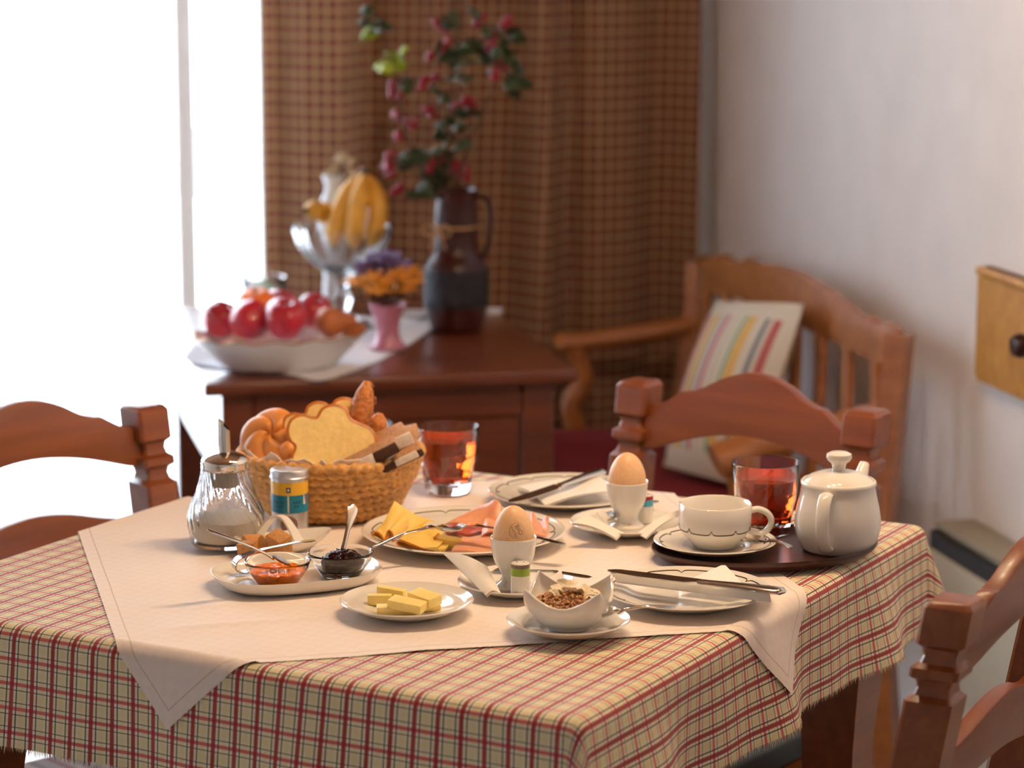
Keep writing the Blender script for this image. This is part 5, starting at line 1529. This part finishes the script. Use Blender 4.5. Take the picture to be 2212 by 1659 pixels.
for i, (px, py, lb) in enumerate(((750, 352, 'beige dried flower above the white vase'), (738, 345, 'topmost pale dried flower of the white vase'), (720, 372, 'pale dried flower at the left lip of the white vase'), (768, 378, 'dried flower of the white vase touching the bananas'))):
    flower(lb, c + Vector((0, 0, .22)), atY(px, py, c.y + (-.01 if i % 2 else .01)), .017, 'dried', 'dried flowers in the white vase')
# pink vase with dried pansies
c = S_(838, 752, ZS)
t = thing('pink_vase', 'small pink vase on the linen cloth holding orange and violet flowers', 'vase', c, 0)
obj('vase_body', *shell([(.030, 0), (.031, .004), (.022, .014), (.0185, .03), (.021, .048), (.028, .066), (.031, .074)], .0025, 40), 'pinkvase', t, sharp=60)
fls = [(770, 610, 'petal_o'), (795, 622, 'petal_o'), (820, 628, 'petal_o'), (848, 630, 'petal_o'), (874, 622, 'petal_o'), (893, 608, 'petal_o'), (808, 602, 'petal_o'), (862, 600, 'petal_o'), (836, 608, 'petal_o'),
       (785, 585, 'petal_v'), (805, 570, 'petal_v'), (828, 578, 'petal_v'), (850, 566, 'petal_v'), (868, 578, 'petal_v'), (884, 588, 'petal_o'), (826, 556, 'petal_v')]
FN = ['orange dried flower at the far left of the pink vase', 'orange dried flower low at the left above the pink rim', 'orange dried flower low above the middle of the rim', 'orange dried flower low at the right of the rim', 'orange dried flower near the brown jug, low', 'orange dried flower nearest the brown jug',
      'orange dried flower left of centre in the bunch', 'orange dried flower right of centre in the bunch', 'orange dried flower in the very centre of the bunch', 'violet dried flower at the left of the bunch', 'violet dried flower at the upper left', 'violet dried flower in the middle of the violet row',
      'violet dried flower at the upper right', 'violet dried flower at the right of the violet row', 'orange dried flower at the upper right beside the jug', 'topmost violet dried flower of the bunch']
for (px, py, m), lb in zip(fls, FN):
    flower(lb, c + Vector((0, 0, .06)), atY(px, py, c.y + rnd.uniform(-.03, .03)), .0205, m, 'dried flowers in the pink vase')
# brown jug
c = S_(986, 716, 0)
t = thing('stoneware_jug', 'tall dark brown glazed jug with handle and rough blue-black band', 'jug', c, 0)
prof = [(.040, 0), (.044, .003), (.046, .012), (.052, .030), (.054, .044), (.0545, .060), (.0545, .108), (.0525, .119), (.046, .128), (.0395, .137), (.037, .150), (.0368, .175), (.0360, .205), (.0345, .228), (.0355, .240), (.0375, .247)]
obj('jug_body', *shell(prof, .004, 56), 'jug', t, sharp=60)
def rough(a, r, z): 
    rr = r + .0016 * noise.noise(Vector((cos(a) * 14, sin(a) * 14, z * 260))); return (rr * cos(a), rr * sin(a), z)
obj('rough_band', *lathe([(.0535, .045), (.0558, .047)] + [(.0562, .047 + .062 * i / 14) for i in range(15)] + [(.0535, .111)], 90, rough), 'jugband', t, sharp=0)
obj('handle', *tube(smoothpts([(.033, 0, .236), (.052, 0, .232), (.060, 0, .205), (.058, 0, .168), (.050, 0, .140), (.044, 0, .130)], 6, False), .0075, 10, flat=(1.3, .7)), 'jug', t)
tw = obj('twine_tie', *tube([(.0385 * cos(2 * pi * k / 40), .0385 * sin(2 * pi * k / 40), .184) for k in range(40)], .0022, 6, closed=True), 'twine', t)
for s in (-1, 1):
    lp = [(-.030 + s * .0, -.030, .182), (-.034 + s * .016, -.036, .190), (-.032 + s * .024, -.038, .180), (-.030 + s * .014, -.036, .170), (-.030, -.032, .180)]
    obj('bow_loop', *tube(smoothpts(lp, 5, False), .0016, 6), 'twine', tw)
    obj('bow_end', *tube(smoothpts([(-.030, -.032, .181), (-.030 + s * .008, -.038, .165), (-.032 + s * .014, -.040, .148)], 5, False), .0014, 6), 'twine', tw)
# branches
def leafmesh():
    G = [[Vector((.024 * u / 5, (.0095 * sin(pi * min(1, .08 + .92 * u / 5)) ** .8) * (v / 2 - 1) * 1.0, .004 * sin(pi * u / 5) - .003 * abs(v / 2 - 1))) for v in range(5)] for u in range(6)]
    return sheet(G, .0005)
LV, LF = leafmesh()
def mesh_of(V, F, m, nm):
    me = bpy.data.meshes.new(nm); me.from_pydata([tuple(v) for v in V], [], F); me.materials.append(MAT[m]); me.polygons.foreach_set('use_smooth', [True] * len(me.polygons)); return me
ico2 = bmesh.new(); bmesh.ops.create_icosphere(ico2, subdivisions=2, radius=1); BV, BF = bm_out(ico2)
me_leaf = mesh_of(LV, LF, 'leaf', 'leaf'); me_lime = mesh_of(LV, LF, 'leaflight', 'leaf'); me_berry = mesh_of(BV, BF, 'berry', 'berry')
def branch(label, pts, spots, r=.0022):
    """pts: pixel path from the jug mouth upward; spots: (t, side px dx, dy, kind)"""
    base = c + Vector((0, 0, .235))
    P3 = [base] + [atY(px, py, c.y + dy) for px, py, dy in pts]
    t = thing('berry_branch', label, 'branch', base, group='berry branches in the jug')
    pp = [p - base for p in smoothpts(P3, 8, False)]
    obj('stem', *tube(pp, [r * (1 - .6 * i / (len(pp) - 1)) for i in range(len(pp))], 6), 'twig', t)
    for px, py, kind in spots:
        tgt = atY(px, py, c.y + rnd.uniform(-.03, .03)) - base
        near = min(pp, key=lambda q: (q - tgt).length)
        obj('twiglet', *tube([near, near.lerp(tgt, .6) + Vector((0, 0, .003)), tgt], .0009, 5), 'twig', t)
        if kind in 'lL':
            for j in range(4):
                o = bpy.data.objects.new('leaf', me_leaf if kind == 'l' else me_lime); COL.objects.link(o); o.parent = t
                o.matrix_local = TR(tgt + Vector((rnd.uniform(-.010, .010), rnd.uniform(-.010, .010), rnd.uniform(-.012, .012))), rnd.uniform(-1.2, 1.2), rnd.uniform(-.8, .8), rnd.uniform(0, 6.28), (1.2, 1.3, 1.2))
        else:
            for j in range(4):
                o = bpy.data.objects.new('berry', me_berry); COL.objects.link(o); o.parent = t; s = rnd.uniform(.0052, .0070)
                o.matrix_local = TR(tgt + Vector((rnd.uniform(-.010, .010), rnd.uniform(-.008, .008), rnd.uniform(-.010, .010))), 0, 0, 0, (s, s, s * 1.15))
branch('leftmost berry branch reaching up to a pair of lime leaves', [(880, 300, -.01), (860, 180, -.015), (835, 90, -.02), (810, 30, -.02)], [(800, 45, 'l'), (818, 55, 'l'), (795, 75, 'L'), (842, 140, 'L'), (868, 128, 'L'), (852, 185, 'b'), (854, 208, 'b'), (856, 250, 'b'), (866, 292, 'b'), (888, 268, 'b'), (905, 180, 'b'), (890, 170, 'l')])
branch('drooping berry branch low at the left of the jug mouth', [(905, 380, -.02), (870, 350, -.03), (840, 345, -.035)], [(840, 338, 'b'), (838, 370, 'b'), (835, 372, 'b'), (858, 405, 'b'), (876, 355, 'l'), (905, 345, 'l'), (920, 395, 'l'), (930, 362, 'b'), (915, 410, 'l'), (945, 345, 'b')])
branch('middle berry branch with the densest leaves', [(965, 300, .0), (970, 180, .0), (985, 90, .0), (1000, 10, .0)], [(950, 60, 'b'), (975, 45, 'l'), (990, 110, 'l'), (1005, 95, 'l'), (960, 95, 'b'), (935, 130, 'b'), (930, 165, 'b'), (985, 165, 'l'), (990, 225, 'b'), (1000, 245, 'l'), (965, 250, 'l'), (975, 290, 'l'), (990, 300, 'l'), (960, 205, 'l'), (1015, 215, 'b'), (975, 120, 'l'), (920, 240, 'b'), (995, 130, 'l')])
branch('right berry branch arching towards the curtain edge', [(1010, 320, -.01), (1040, 250, -.01), (1070, 170, -.01), (1090, 60, -.01)], [(1100, 48, 'b'), (1090, 50, 'b'), (1035, 50, 'b'), (1050, 55, 'l'), (1060, 88, 'b'), (1062, 115, 'b'), (1080, 130, 'l'), (1100, 125, 'l'), (1078, 145, 'b'), (1075, 165, 'b'), (1105, 180, 'l'), (1110, 185, 'l'), (1050, 120, 'l'), (1030, 105, 'l'), (1095, 70, 'l'), (1020, 230, 'b')])
branch('short leafy berry branch just above the jug rim', [(975, 360, -.03), (955, 340, -.04), (930, 330, -.045)], [(985, 368, 'b'), (960, 362, 'b'), (940, 385, 'l'), (915, 345, 'l'), (930, 400, 'l'), (955, 385, 'l'), (1000, 372, 'b'), (965, 345, 'l'), (945, 330, 'l')], .0018)
# small white things at the back
c2 = S_(894, 690, 0)
t = thing('white_saucer', 'small white saucer between pink vase and brown jug', 'saucer', c2, 0, group=None)
obj('saucer_body', *lathe([(0, .004), (.02, .004), (.034, .012), (.036, .0125), (.035, .010), (.022, 0), (0, 0)], 40), 'dish', t)
c2 = S_(1064, 676, 0)
t = thing('white_coaster', 'tiny white coaster behind the brown jug at the right', 'coaster', c2, 0)
obj('coaster_body', *lathe([(0, .004), (.016, .004), (.0185, .006), (.019, .005), (.017, 0), (0, 0)], 32), 'dish', t)
